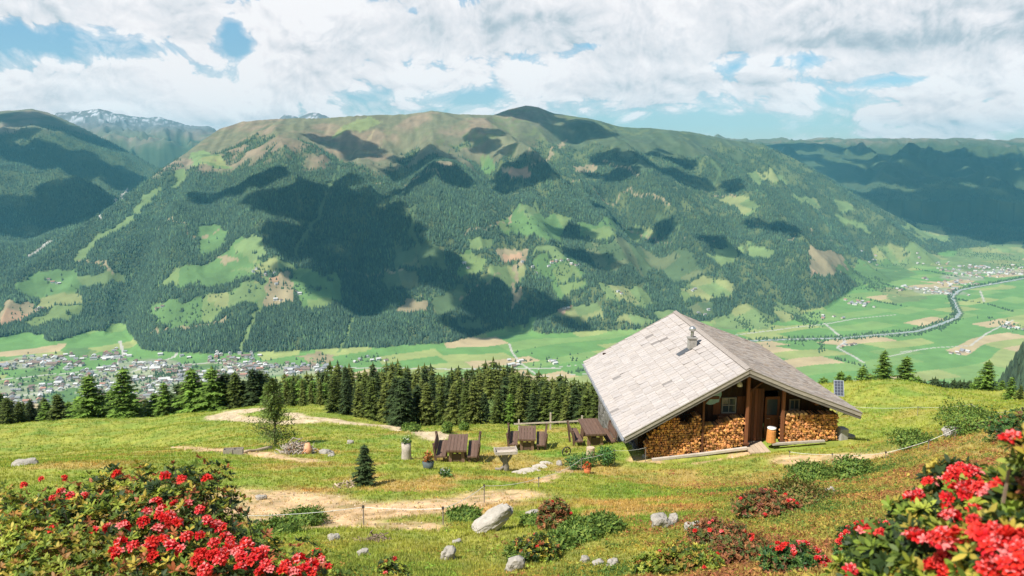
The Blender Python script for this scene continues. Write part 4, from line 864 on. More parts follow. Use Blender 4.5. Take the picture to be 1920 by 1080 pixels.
def lumpy(name, mat_, c, size, seed, label, cat, rot=0, tilt=(0, 0), group=None, amp=.25, sub=3, tint_=1.0):
    import bmesh
    bm = bmesh.new(); bmesh.ops.create_icosphere(bm, subdivisions=sub, radius=1); off = Vector((seed * 3.7, seed * 1.9, seed * 2.3))
    for v in bm.verts:
        d = v.co.copy(); q = 1 + amp * mnoise.noise(d * 1.1 + off) * 1.6 + amp * .5 * mnoise.noise(d * 2.6 + off) + amp * .2 * mnoise.noise(d * 7 + off)
        m_ = max(abs(d.x), abs(d.y), abs(d.z)); v.co = d * q * (.55 + .45 / (m_ * 1.25)); 
        v.co.x *= size[0]; v.co.y *= size[1]; v.co.z *= size[2]
    me = bpy.data.meshes.new(name); bm.to_mesh(me); bm.free(); a = me.color_attributes.new('Col', 'FLOAT_COLOR', 'POINT'); a.data.foreach_set('color', [tint_, tint_, tint_, 1] * len(me.vertices))
    o = link(name, me, M[mat_]); o.location = Vector([float(k) for k in c]); o.rotation_euler = (R(tilt[0]), R(tilt[1]), rot); tag(o, label, cat, group); return o
def hw(u, v, z): return (HR1[0] + u * HU[0] + v * HV[0], HR1[1] + u * HU[1] + v * HV[1], HZ0 + z)
u, z = hl(1579, 826, .7); o = MB(); o.tint(1).box((0, 0, .3), (.42, .45, .62)); o.tint(.8).box((.02, 0, -.1), (.5, .5, .2)); b_ = o.build('stone_block', M['concrete'], bevel=.04); b_.location = hw(u, .8, z - .02); b_.rotation_euler = (0, R(3), R(12)); tag(b_, 'squared grey stone block at the right end of the hut front', 'stone')
u, z = hl(1447, 828, .35); o = MB(); n_ = 14; o.tint((.85, .7, .55)); o.tube([(0, 0, -.05), (0, 0, .42), (.01, 0, .52)], [.22, .20, .195], n_); ob = o.build('chopping_block', M['logend'], None, False, .01); ob.location = hw(u, .45, z); tag(ob, 'orange brown chopping block standing beside the door ramp', 'wood block')
o = MB(); o.tint(1.05).tube([(0, 0, 0), (0, 0, .03), (0, 0, .10), (0, 0, .105)], [.13, .19, .20, .0], 16); ob2 = o.build('washbowl', M['white'], None, True); ob2.location = hw(u + .03, .5, z + .522); tag(ob2, 'white bowl sitting on top of the chopping block', 'bowl')
# solar panel behind the hut
q = at(1572, 741, 46); zg = gz(q[0], q[1]); sp = empty('solar_panel', (q[0], q[1], zg), R(-12)); tag(sp, 'small framed solar panel on a post behind the right eave', 'solar panel')
zc2 = at(1572, 728, 46)[2] - zg; b = MB(); tl_ = Euler((R(62), 0, 0)); b.tint(1).box((0, 0, zc2), (.56, .95, .04), tl_); fr_ = b.build('frame', M['metal'], sp)
b = MB(); b.tint(1)
for i in range(3):
    for j in range(5): b.box(tl_.to_matrix() @ Vector((-.17 + i * .17, -.36 + j * .18, .024)) + Vector((0, 0, zc2)), (.155, .165, .008), tl_)
b.build('cells', M['panel'], sp); b = MB(); b.tint(.7).tube([(0, .06, -.2), (0, .06, zc2)], .03, 8); b.build('post', M['metal'], sp)

# ------------------------------------------------------------------ picnic furniture
def table_mesh():
    b = MB()
    for k in range(6): t = random.uniform(.85, 1.2); b.tint(t).box((-.36 + k * .144, 0, .75), (.132, 2.0, .075))
    return b.mesh('table_top')
def picnic_table(loc, rz_, label, tilt=0, sc=1):
    t = empty('picnic_table', loc, rz_); t.rotation_euler = (R(tilt), 0, rz_); t.scale = (sc, sc, sc); tag(t, label, 'table', 'picnic tables on the meadow')
    link('table_top', TT, M['plank'], t)
    for y_ in (-.78, .78): link('leg', TLG, M['plank'], t).location = (0, y_, 0)
    link('stretcher', TST, M['plank'], t); return t
def bench(loc, rz_, side, label, tilt=0):
    t = empty('bench', loc, rz_); t.rotation_euler = (R(tilt), 0, rz_); tag(t, label, 'bench', 'benches with backrests at the picnic tables')
    link('seat', BSE, M['plank'], t); bk = link('backrest', BBK, M['plank'], t); bk.scale = (side, 1, 1)
    for y_ in (-.75, .75): l_ = link('leg', BLG, M['plank'], t); l_.location = (0, y_, 0); l_.scale = (side, 1, 1)
    return t
random.seed(3)
TT = table_mesh(); b = MB(); b.tint(1.5); b.bar((-.31, 0, -.25), (-.24, 0, .72), .13, .12, (0, 1, 0)); b.bar((.31, 0, -.25), (.24, 0, .72), .13, .12, (0, 1, 0)); b.box((0, 0, .67), (.72, .11, .11)); b.tint(.8).box((0, 0, .30), (.46, .05, .5)); TLG = b.mesh('leg')
b = MB(); b.tint(.9).box((0, 0, .35), (.09, 1.5, .05)); TST = b.mesh('stretcher')
b = MB()
for k in range(3): b.tint(random.uniform(.85, 1.15)).box((-.135 + k * .135, 0, .45), (.128, 1.95, .065))
BSE = b.mesh('seat'); b = MB()
for k in range(3): b.tint(random.uniform(.8, 1.1)).box((.23 + k * .025, 0, .58 + k * .13), (.03, 1.9, .11), Euler((0, R(10), 0)))
BBK = b.mesh('backrest'); b = MB(); b.tint(.8).box((-.12, 0, .09), (.09, .11, .66)); b.bar((.17, 0, -.25), (.31, 0, .97), .1, .09, (0, 1, 0)); b.box((.02, 0, .38), (.36, .09, .07)); BLG = b.mesh('leg')
def pl(px, py, Y=None):
    return G(px, py)
SETS = [((856, 868), (828, 870), (886, 866), 'left', 0.0), ((988, 846), (961, 849), (1017, 843), 'middle', -.03), ((1116, 836), (1086, 845), (1142, 833), 'right', .12)]
for (tp, lp, rp_, nm, yaw) in SETS:
    c0 = G(*tp); r_ = yaw + math.atan2(-c0[0], c0[1]) * .25
    def off(d, e=.95): return (c0[0] + d * math.cos(r_) - e * math.sin(r_), c0[1] + d * math.sin(r_) + e * math.cos(r_))
    sl = 0
    q = off(0); picnic_table((q[0], q[1], gz(*q) + .02), r_, {'left': 'brown plank picnic table farthest left, behind the dark flower tub', 'middle': 'brown plank picnic table of the middle set, behind the carved trunk stand', 'right': 'brown plank picnic table nearest the hut, beside its left eave'}[nm], sl, 1.0 if nm != 'right' else 1.18)
    d_ = .66 if nm != 'right' else .80
    for sd_, w_ in ((-1, 'left'), (1, 'right')):
        q = off(sd_ * d_); bench((q[0], q[1], gz(*q) + .03), r_, sd_, 'plank bench with backrest on the %s side of the %s picnic table' % (w_, {'left': 'leftmost', 'middle': 'middle', 'right': 'hut side'}[nm]), sl)
# ---- things on the turf
c = G(762, 862); t = empty('tree_stump', c); tag(t, 'tall grey tree stump used as a planter, left of the picnic benches', 'stump')
b = MB(); b.tint(.95); pts = [(0, 0, -.15), (.0, 0, .0), (.01, 0, .4), (0, .01, .75)]; b.tube(pts, [.25, .225, .2, .205], 16); b.build('stump_wood', M['greywood'], t, True)
def leafball(n, rad, zc, ls, cols, seed, flat=.7):
    r_ = random.Random(seed); b = MB()
    for _ in range(n):
        d = Vector((r_.gauss(0, 1), r_.gauss(0, 1), r_.gauss(0, 1))).normalized(); p = Vector((d.x * rad, d.y * rad, d.z * rad * flat)) * (r_.uniform(.3, 1) ** .5 * (1 + .55 * mnoise.noise(d * 2.2 + Vector((seed * 1.7, 0, seed))))) + Vector((0, 0, zc))
        u = Vector((r_.gauss(0, 1), r_.gauss(0, 1), r_.gauss(0, 1))).normalized(); w = u.cross(d + Vector((.1, .2, .3))).normalized(); l = ls * r_.uniform(.6, 1.3); b.tint(r_.choice(cols))
        b.add([p, p + (u + w * .45) * l * .5, p + u * l, p + (u - w * .45) * l * .5], [(0, 1, 2, 3)])
    return b
GRN = [(.07, .15, .035), (.10, .20, .045), (.05, .11, .03), (.15, .22, .05)]
leafball(160, .2, .86, .12, GRN, 5).build('plants', M['leaf'], t)
leafball(26, .2, .95, .07, [(.8, .8, .75)], 6).build('flowers', M['petal'], t)
c = G(803, 880); t = empty('flower_tub', c); tag(t, 'dark blue grey tub with a dried orange plant at the left end of the benches', 'flower tub')
b = MB(); b.tint((.25, .33, .36)); b.tube([(0, 0, -.05), (0, 0, .3), (0, 0, .32), (0, 0, .27)], [.17, .23, .21, .2], 14); b.build('pot', M['concrete'], t, True); leafball(140, .17, .46, .15, [(.45, .13, .03), (.3, .12, .04), (.12, .16, .05), (.5, .2, .06)], 8, 1.3).build('plants', M['leaf'], t)
c = G(835, 894); t = empty('flowering_plant', c); tag(t, 'small white flowering plant in the grass in front of the left picnic table', 'plant')
leafball(120, .22, .10, .16, GRN, 9, .5).build('leaves', M['leaf'], t); leafball(30, .2, .2, .08, [(.85, .85, .82)], 10, .4).build('flowers', M['petal'], t)
# rustic stand: board basin on a branching trunk
c = G(948, 884); t = empty('trunk_stand', c, .15); tag(t, 'rustic plank box on a gnarled grey trunk in front of the middle benches', 'wood stand')
b = MB(); b.tint(.55); b.tube([(0, 0, -.2), (.02, 0, .2), (-.03, 0, .45), (-.02, 0, .72)], [.16, .12, .10, .13], 10); b.tube([(0, 0, .35), (.18, .02, .55), (.26, .0, .74)], [.07, .055, .05], 8); b.tube([(0, 0, .3), (-.17, .03, .5), (-.27, 0, .74)], [.07, .05, .05], 8); b.tube([(0, 0, .25), (-.22, -.05, .12), (-.42, -.02, .14)], [.07, .06, .05], 8); b.build('trunk', M['greywood'], t, True)
b = MB()
for k in range(4): b.tint(random.uniform(.95, 1.25)).box((0, -.18 + k * .12, .78), (.82, .112, .04))
b.tint(1.1).box((0, -.26, .84), (.86, .03, .12)); b.box((0, .26, .84), (.86, .03, .12)); b.tint(.95).box((-.425, 0, .86), (.03, .49, .16)); b.box((.425, 0, .86), (.03, .49, .16)); b.build('plank_box', M['greywood'], t)
# small metal tin on it, slab path
P_ = [G(*q)[:2] for q in ((957, 888), (1000, 888), (1032, 872), (1022, 868), (990, 872), (968, 880))]; cx_ = np.mean([p[0] for p in P_]); cy_ = np.mean([p[1] for p in P_])
random.seed(8)
for k in range(5):
    f = k / 4; qx = P_[0][0] + .35 + (P_[3][0] - P_[0][0] - .3) * f; qy = (P_[0][1] * (1 - f) + P_[2][1] * f) + .25
    lumpy('paving_slab', 'palestone', (qx, qy, gz(qx, qy) + .0), (.26 + .06 * random.random(), .36, .05), 30 + k, ('flat pale stone slab nearest the trunk stand', 'second flat pale slab from the trunk stand', 'middle slab of the pale stone slab row', 'second flat pale slab from the green garden bed', 'flat pale stone slab nearest the green garden bed')[k], 'stone slab', rot=.5, group='flat stones in front of the benches', amp=.15, tint_=1.0)
o = lumpy('boulder', 'stone', G(1048, 873), (.13, .13, .2), 41, 'small upright grey stone left of the green garden bed', 'rock')
# garden bed: leafy green clumps, terracotta pot, barrel
def clump(name, px, py, n, rad, hgt, ls, cols, seed, label, cat='shrub', flat=.7, group=None, sink=.25, mat_='leaf', stems=True, Y=None):
    c = G(px, py) if Y is None else np.array([*at(px, py, Y)[:2], gz(*at(px, py, Y)[:2])]); t = empty(name, c); tag(t, label, cat, group)
    leafball(n, rad, hgt * .55, ls, cols, seed, hgt / rad * .6).build('foliage', M[mat_], t)
    if stems:
        r_ = random.Random(seed); b = MB(); b.tint(.8)
        for _ in range(7): a = r_.random() * 6.28; b.tube([(0, 0, -.1), (math.cos(a) * rad * .3, math.sin(a) * rad * .3, hgt * .4), (math.cos(a) * rad * .6, math.sin(a) * rad * .6, hgt * .75)], [.02, .012, .005], 5)
        b.build('stems', M['stem'], t)
    return t
clump('leafy_plant', 1078, 880, 700, .42, .55, .11, [(.05, .14, .04), (.08, .19, .05), (.12, .24, .06)], 51, 'low bright green garden plants at the left of the bed by the hut')
clump('leafy_plant', 1103, 876, 600, .36, .5, .11, [(.06, .15, .04), (.09, .2, .05), (.12, .24, .06)], 53, 'green garden plants in the middle of the bed, behind the red pot')
clump('leafy_plant', 1136, 873, 800, .42, .75, .12, [(.04, .12, .03), (.07, .17, .04), (.10, .22, .05)], 52, 'tallest green garden plant at the right of the bed, near the hut corner')
c = G(1101, 889); t = empty('flower_pot', c); tag(t, 'terracotta pot with orange red flowers in front of the garden bed', 'flower pot'); b = MB(); b.tint(1).tube([(0, 0, -.05), (0, 0, .22), (0, 0, .26), (0, 0, .2)], [.10, .15, .16, .12], 14); b.build('pot', M['terra'], t, True); leafball(120, .19, .36, .1, [(.6, .12, .03), (.5, .08, .02), (.1, .18, .04)], 61, .8).build('flowers', M['leaf'], t)
c = G(1062, 856); t = empty('cart_wheel', c + np.array([0, 0, .2]), .5); t.scale = (.7, .7, .7); tag(t, 'dark wagon wheel leaning at the bench end near the garden bed', 'wheel'); b = MB(); b.tint(1)
cir = [(0.30 * math.cos(6.283 * k / 20), 0, .30 * math.sin(6.283 * k / 20)) for k in range(21)]; b.tube(cir, .04, 6, False); b.build('rim', M['black'], t, True); b = MB()
for k in range(8): b.tint(1.5).tube([(0, 0, 0), (.28 * math.cos(.785 * k), 0, .28 * math.sin(.785 * k))], .018, 5)
b.tube([(0, -.08, 0), (0, .08, 0)], .06, 8); b.build('spokes', M['darkw'], t)
c = G(1107, 857); t = empty('log_seat', c); tag(t, 'short pale log seat in front of the picnic table nearest the hut', 'log'); b = MB(); b.tint(1.05).tube([(0, 0, -.05), (0, 0, .42), (0, 0, .425)], [.19, .18, .0], 14); b.build('log', M['palewood'], t)
# post and rail at the meadow edge
c = G(1032, 806); t = empty('rail_fence', c, .05); tag(t, 'short pale rail fence at the meadow edge behind the middle picnic table', 'fence')
for dx, h_ in ((0, 1.05), (1.9, .9), (-1.9, .8)):
    b = MB(); zz = gz(c[0] + dx, c[1] + dx * .05) - c[2]; b.tint(1.1).box((dx, dx * 0, zz + h_ / 2 - .1), (.09, .09, h_ + .2)); b.build('post', M['greywood'], t)
b = MB(); b.tint(1.1); zl = gz(c[0] - 1.9, c[1] - .1) - c[2]; zr_ = gz(c[0] + 1.9, c[1] + .1) - c[2]; b.bar((-2.2, -.06, zl + .55), (2.6, -.06, zr_ + .62), .03, .09); b.build('rail', M['greywood'], t)
# trough pair, log, brush pile, drift roots
c = G(438, 851); t = empty('water_trough', c, .12); t.scale = (.5, .7, .62); tag(t, 'pair of grey metal water troughs joined end to end on the left meadow', 'trough')
for k in (-1, 1):
    b = MB(); b.tint(.8); w = .42; b.box((k * .45, -.2, .2), (.84, .03, .42)); b.box((k * .45, .2, .2), (.84, .03, .42)); b.box((k * .45 - .405, 0, .2), (.03, .37, .42)); b.box((k * .45 + .405, 0, .2), (.03, .37, .42)); b.box((k * .45, 0, .02), (.78, .37, .03)); b.build('basin', M['greywood'], t)
def logbar(pa, pb, ra, rb, name, label, cat='log', mat_='palewood', lift=.08, t=1.0):
    a = G(*pa); e_ = G(*pb); L = e_ - a; b = MB(); b.tint(t); r_ = random.Random(int(pa[0])); n = 7; pts = []
    for k in range(n): p = L * k / (n - 1); p = p + np.array([0, 0, gz(a[0] + p[0], a[1] + p[1]) - a[2] - p[2]]); pts.append((p[0] + r_.uniform(-.02, .02), p[1] + r_.uniform(-.02, .02), p[2] + lift + r_.uniform(-.01, .02)))
    b.tube(pts, [ra + (rb - ra) * k / (n - 1) for k in range(n)], 9); o = b.build(name, M[mat_], None, True); o.location = Vector([float(k) for k in a]); tag(o, label, cat); return o
logbar((458, 850), (508, 843), .06, .11, 'fallen_log', 'long pale debarked log lying between the troughs and the brush pile')
def twigs(name, px, py, n, R_, H, seed, label, mat_='greywood', thick=.03, extra=None):
    c = G(px, py); t = empty(name, c); tag(t, label, 'dead wood'); r_ = random.Random(seed); b = MB()
    for _ in range(n):
        a = r_.random() * 6.28; rr_ = r_.random() ** .6 * R_; p = Vector((math.cos(a) * rr_, math.sin(a) * rr_ * .7, r_.uniform(-.05, H * (1 - rr_ / R_ * .8)))); d = Vector((r_.gauss(0, 1), r_.gauss(0, .7), r_.gauss(.2, .5))).normalized(); L = r_.uniform(.3, .9) * R_
        b.tint(r_.uniform(.6, 1.25)); k = Vector((r_.gauss(0, .12), r_.gauss(0, .12), r_.gauss(0, .12))) * L; b.tube([p - d * L / 2, p + k, p + d * L / 2], [thick * r_.uniform(.5, 1.3), thick * r_.uniform(.4, 1), thick * .2], 5)
    b.build('branches', M[mat_], t); return t
t = twigs('brush_pile', 556, 850, 190, .85, .7, 71, 'heap of dead branches and roots with an upturned stump beside the slender tree', thick=.03)
leafball(260, .6, .25, .12, [(.30, .14, .06), (.16, .14, .05), (.36, .2, .1)], 72, .5).build('dry_leaves', M['heath'], t)
b = MB(); b.tint((1.4, .9, .7)); b.tube([(.45, -.15, -.1), (.62, -.2, .3), (.55, -.1, .55)], [.26, .2, .1], 9); b.build('root_stump', M['palewood'], t, True)
twigs('drift_roots', 648, 914, 26, .42, .22, 73, 'bleached antler-like root lying in the grass left of the little spruce', mat_='palewood', thick=.028)
twigs('dead_twigs', 700, 1016, 70, .42, .12, 74, 'flat heap of reddish dead twigs in front of the dirt track', mat_='stem', thick=.012)
# ---- rocks
for i, (px, py, w, h_, rot, lab) in enumerate(((627, 1012, 24, 18, .3, 'small pale stone at lower left of the twig heap'), (680, 1040, 26, 16, .5, 'small flat pale stone below the twig heap'), (840, 1050, 34, 34, .8, 'angular grey stone below and left of the long boulder'), (967, 1072, 40, 44, .2, 'blunt grey rock at the bottom edge of the picture centre'), (1240, 988, 46, 36, .4, 'split grey rock in the heath right of centre'), (1262, 984, 22, 30, 1.2, 'narrow upright rock beside the split grey rock'), (1300, 1000, 40, 26, .1, 'rounded pinkish stone right of the split rock'), (1096, 1056, 20, 18, .6, 'left stone of the small stone trio at the bottom'), (1122, 1064, 22, 20, .2, 'middle stone of the small stone trio at the bottom'), (1148, 1063, 24, 20, .9, 'right stone of the small stone trio at the bottom'),
        (1000, 966, 26, 16, .4, 'small grey stone right of the long boulder'), (612, 850, 26, 12, .1, 'pale stone right of the brush pile'), (622, 856, 14, 8, .3, 'tiny white stone right of the brush pile'), (45, 872, 36, 14, .2, 'low grey rock in the left meadow'), (657, 832, 14, 8, 0, 'tiny stone above the little spruce'), (490, 938, 20, 14, .5, 'pale stone in the bare earth left of the track'), (858, 1020, 18, 12, .5, 'little stone between boulder and angular stone'), (1558, 925, 20, 14, .2, 'small pale stone half hidden in the right hand heath'), (1700, 838, 20, 14, .3, 'grey stone by the green bush on the right slope'), (1590, 822, 18, 12, .4, 'small stone next to the squared block by the hut'), (1790, 815, 36, 18, .4, 'grey outcrop on the right slope beside the round bush'), (1210, 858, 14, 10, .4, 'small stone at the hut front left corner'))):
    c = G(px, py); s_px = np.hypot(c[0], c[1]) / FPX * 1.05
    lumpy('rock', 'stone', c + np.array([0, 0, h_ * s_px * .18]), (w * s_px * .5, w * s_px * .42, h_ * s_px * .5), 90 + i * 3, lab, 'rock', rot, amp=.32, group='loose rocks on the slope', tint_=.95)
c = G(925, 995); lumpy('boulder', 'stone', c + np.array([0, 0, .24]), (.52, .24, .21), 7, 'large pale elongated boulder lying tilted on the slope at the centre', 'boulder', rot=.35, tilt=(6, -27), amp=.22, sub=5, tint_=1.1)
# ---- rope fence
def rope_fence(pts, label, h=.75, ropes=1, y0=3.):
    t = empty('rope_fence', G(*pts[0][:2])); base = np.array(t.location); tag(t, label, 'fence'); tops_ = []
    for p in pts:
        c = G(p[0], p[1]); hh_ = p[2] / FPX * c[1] * 1.05; 
        if p[3]: b = MB(); b.tint(.5).tube([c - base + np.array([0, 0, -.1]), c - base + np.array([0, 0, hh_])], .014, 6); b.tint(.15).box(tuple(c - base + np.array([0, 0, hh_ - .03])), (.05, .04, .06)); b.build('post', M['greywood'], t)
        tops_.append(c - base + np.array([0, 0, hh_ - .04]))
    b = MB(); b.tint(1); path = []
    for a, e_ in zip(tops_, tops_[1:]):
        L = np.linalg.norm(e_ - a)
        for k in range(9): f = k / 9; path.append(a + (e_ - a) * f - np.array([0, 0, .018 * L * 4 * f * (1 - f)]))
    path.append(tops_[-1]); b.tube(path, .007 if len(pts) < 9 else .008, 5); b.build('rope', M['rope'], t); return t
rope_fence([(452, 1003, 42, 1), (682, 985, 40, 1), (831, 989, 40, 1), (908, 943, 36, 1), (1010, 915, 22, 1), (1090, 884, 26, 1), (1152, 872, 30, 1), (1210, 868, 30, 1)], 'thin pasture fence of white rope on slim stakes along the dirt track')
rope_fence([(1480, 858, 12, 1), (1560, 864, 14, 1), (1660, 862, 16, 1), (1740, 845, 20, 1), (1790, 825, 24, 1)], 'low white rope fence crossing the bare patch right of the hut')
rope_fence([(1595, 775, 14, 1), (1720, 780, 18, 1), (1820, 776, 20, 1), (1915, 785, 22, 1)], 'thin wire fence across the upper right meadow')
# ------------------------------------------------------------------ trees of the meadow edge
def spruce(h, seed, kind='spruce', whorls=None):
    """trunk mesh and crown mesh of a conifer of height h: whorls of boughs, each bough a row of small sprays"""
    r_ = random.Random(seed); tb = MB(); tb.tint(1); rad = h * .016 + .02
    tb.tube([(0, 0, -1.5), (0, 0, 0), (r_.uniform(-.01, .01) * h, 0, h * .5), (0, 0, h * .97)], [rad * 1.3, rad, rad * .6, rad * .08], 7)
    V = []; F = []; C = []; n = whorls or 26; wmax = h * (.20 if kind == 'spruce' else .25) * r_.uniform(.9, 1.15); lean = (r_.uniform(-.01, .01), r_.uniform(-.01, .01))
    for i in range(n):
        f = (i + .5 * r_.random()) / n; z0 = h * (.05 + .93 * f); prof = (1 - f) ** .82 * (.62 + .38 * min(1, f * 5)); nb = max(4, int(9 - 4 * f))
        for k in range(nb):
            if r_.random() < .10: continue
            a = 6.283 * (k + r_.random() * .8) / nb + i * 1.1; L = wmax * prof * r_.uniform(.62, 1.22) + h * .012; dx, dy = math.cos(a), math.sin(a)
            droop = (.10 if kind == 'spruce' else -.02) + r_.uniform(-.08, .10); upt = .34 * (f - .2) ; m_ = max(3, int(3 + L / h * 26))
            br = r_.choice((.55, .8, 1.0, 1.15, 1.4)) * (1 + .25 * (kind == 'larch'))
            for j in range(m_):
                q = (j + .6) / m_; px_ = dx * L * q; py_ = dy * L * q; pz_ = z0 + L * (upt * q - droop * q - .32 * q * q + (.12 * q ** 3)); s = h * .040 * r_.uniform(.7, 1.35) * (1.15 - .45 * q)
                for side in (-1, 1):
                    aa = a + side * r_.uniform(.45, 1.2); ex, ey = math.cos(aa), math.sin(aa); tip = (px_ + ex * s * 1.5, py_ + ey * s * 1.5, pz_ - s * r_.uniform(.1, .75)); w = s * .42
                    b0 = len(V); V += [(px_ - ey * w, py_ + ex * w, pz_ + r_.uniform(-.3, .3) * w), (px_ + ey * w, py_ - ex * w, pz_ + r_.uniform(-.3, .3) * w), tip]; F.append((b0, b0 + 1, b0 + 2)); t = br * r_.uniform(.75, 1.25); C += [(t, t, t * .95)] * 3
                if r_.random() < .6:
                    b0 = len(V); V += [(px_ - dx * w, py_ - dy * w, pz_), (px_ + dx * w, py_ + dy * w, pz_ + .1 * w), (px_ + r_.uniform(-w, w), py_ + r_.uniform(-w, w), pz_ - s * r_.uniform(.7, 1.6))]; F.append((b0, b0 + 1, b0 + 2)); C += [(br * .8,) * 3] * 3
    for k in range(5):
        a = k * 1.25; s = h * .02; b0 = len(V); V += [(math.cos(a) * s * .8, math.sin(a) * s * .8, h * .955), (math.cos(a + 1) * s * .8, math.sin(a + 1) * s * .8, h * .955), (0, 0, h * 1.01)]; F.append((b0, b0 + 1, b0 + 2)); C += [(1.1,) * 3] * 3
    return tb.mesh('trunk'), np_mesh('crown', np.array(V), np.array(F), np.array(C))
HB = 6.0
SPR = [spruce(HB, 100 + i) for i in range(7)]; LAR = [spruce(HB, 200 + i, 'larch', 22) for i in range(4)]
crown_mats = [M['conif'], M['larch']]
for k, l in ((0, SPR), (1, LAR)):
    for _, me in l: me.materials.append(crown_mats[k])
tree_n = 0
M['conif2'] = mat('lighter conifer needles', (.150, .180, .040), .75, .3, 1.6, trans=.25); M['conif3'] = mat('deep green needles', (.048, .078, .024), .75, .3, 1.6, trans=.2)
SPR2 = []
for i, (tm, cm2) in enumerate(SPR[:5]):
    c2 = cm2.copy(); c2.materials.clear(); c2.materials.append(M['conif2']); SPR2.append((tm, c2))
SPR3 = []
for i, (tm, cm2) in enumerate(SPR[2:7]):
    c2 = cm2.copy(); c2.materials.clear(); c2.materials.append(M['conif3']); SPR3.append((tm, c2))
KINDS = dict(spruce=(SPR, 'mid green spruce', 'spruce_tree'), light=(SPR2, 'yellowish green spruce', 'spruce_tree'), dark=(SPR3, 'dark green spruce', 'spruce_tree'), larch=(LAR, 'bright green larch', 'larch_tree'))
def tree(px, pytop, Y, kind, where, group, wide=1.0, label=None, rnd=random):
    P = at(px, pytop, Y); z0 = float(zmid(np.array([P[0]]), np.array([P[1]]))[0]); h = max(P[2] - z0, 1.0); l, nm, name = KINDS[kind]
    tm, cmh = rnd.choice(l); t = empty(name, (P[0], P[1], z0), rnd.random() * 6.28); s = h / HB; w = s * wide * rnd.uniform(.92, 1.12) * (1 if h < 9 else .85); t.scale = (w, w, s)
    link('trunk', tm, M['bark'], t); link('crown', cmh, None, t); tag(t, label or ('%s %s' % (nm, where)), 'tree', group); return t
random.seed(21)
env = [(500,700),(520,708),(560,702),(590,704),(612,690),(638,673),(655,690),(680,702),(700,684),(715,688),(748,676),(770,692),(800,688),(830,700),(870,690),(905,684),(925,678),(950,690),(980,694),(1010,702),(1040,708),(1070,714),(1095,716),(1125,712),(1150,720)]
ex_, ey_ = [e[0] for e in env], [e[1] - 10 for e in env]
# back rows, then the front row whose feet stand in the grass
ORD = lambda i: '%d%s' % (i, 'th' if 10 < i % 100 < 14 else {1: 'st', 2: 'nd', 3: 'rd'}.get(i % 10, 'th'))
for row, (Y0, Y1, lift, step) in enumerate(((112, 135, 0, 12), (94, 110, 6, 13), (80, 92, 14, 14))):
    x_ = 500 + row * 5; kn = 0
    while x_ < 1150:
        Y = random.uniform(Y0, Y1); kn += 1; kd = random.choice(('spruce', 'light', 'light', 'spruce', 'dark')); tree(x_, np.interp(x_, ex_, ey_) + lift + abs(random.gauss(0, 9)), Y, kd, '', 'trees of the wood behind the benches', 1.0, '%s, %s from left in the %s row behind the benches' % (KINDS[kd][1], ORD(kn), ('rearmost', 'third', 'second')[row])); x_ += step * random.uniform(.7, 1.4)
front = [(625,706,70,'spruce'),(648,716,69,'dark'),(672,722,68,'light'),(698,712,67,'spruce'),(722,722,66,'light'),(742,712,64,'dark'),(760,722,62,'dark'),(782,726,63,'dark'),(800,722,62,'light'),(826,728,62,'spruce'),(850,724,61,'light'),(872,734,60,'spruce'),(888,718,60,'light'),(908,742,60,'dark'),(934,734,59,'spruce'),(956,742,59,'larch'),(976,724,59,'light'),(1000,742,58,'dark'),(1022,726,58,'spruce'),(1044,730,57,'spruce'),(1062,746,56,'light'),(1078,728,56,'dark'),(1100,734,55,'spruce'),(1120,738,54,'spruce'),(1140,736,54,'light')]
ORD = lambda i: '%d%s' % (i, 'th' if 10 < i % 100 < 14 else {1: 'st', 2: 'nd', 3: 'rd'}.get(i % 10, 'th'))
for i, (x_, y_, Y, k) in enumerate(front):
    tree(x_, y_ - 6, Y, k, '', 'trees of the wood behind the benches', 1.3, '%s, %s tree from the left in the front row behind the benches' % (KINDS[k][1], ORD(i + 1)))
tree(755, 708, 61.5, 'dark', '', 'trees of the wood behind the benches', 1.4, 'darkest broad spruce standing forward at the meadow edge above the stump')
# left edge trees
lt = [(-15,752,104,'dark'),(10,744,104,'spruce'),(34,752,106,'spruce'),(58,748,108,'dark'),(84,752,104,'larch'),(104,738,103,'spruce'),(128,752,108,'larch'),(146,742,104,'larch'),(168,702,100,'larch'),(188,738,106,'spruce'),(206,730,104,'larch'),(230,688,97,'larch'),(250,742,102,'larch'),(272,748,104,'spruce'),(288,736,100,'larch'),(306,716,98,'larch'),(326,744,102,'dark'),(342,718,100,'spruce'),(358,690,96,'larch'),(376,712,98,'larch'),(394,686,95,'larch'),(412,706,96,'spruce'),(424,698,96,'dark'),(440,696,95,'spruce'),(456,712,96,'dark'),(470,690,95,'dark'),(488,694,96,'dark'),(505,716,94,'larch'),(540,706,92,'larch'),(566,708,92,'larch'),(588,712,90,'larch'),(606,716,88,'larch')]
for i, (x_, y_, Y, k) in enumerate(lt):
    tree(x_ + random.uniform(-3, 3), y_, Y, k, 'along the far edge of the left meadow', 'trees along the far edge of the left meadow', 1.75, {168: 'tall bright larch on the left, first of the two highest there', 230: 'tallest bright larch on the far left meadow edge'}.get(x_, '%s, %s tree from left along the far edge of the left meadow' % (KINDS[k][1], ORD(i + 1))))
x_ = -30; kn = 0
while x_ < 620: kn += 1; kd = random.choice(('spruce', 'dark', 'larch')); tree(x_, 752 + random.gauss(0, 8) - (x_ > 330) * 22, random.uniform(108, 125), kd, '', 'trees along the far edge of the left meadow', 1.6, '%s, %s from left in the second row beyond the left meadow' % (KINDS[kd][1], ORD(kn))); x_ += random.uniform(6, 11)
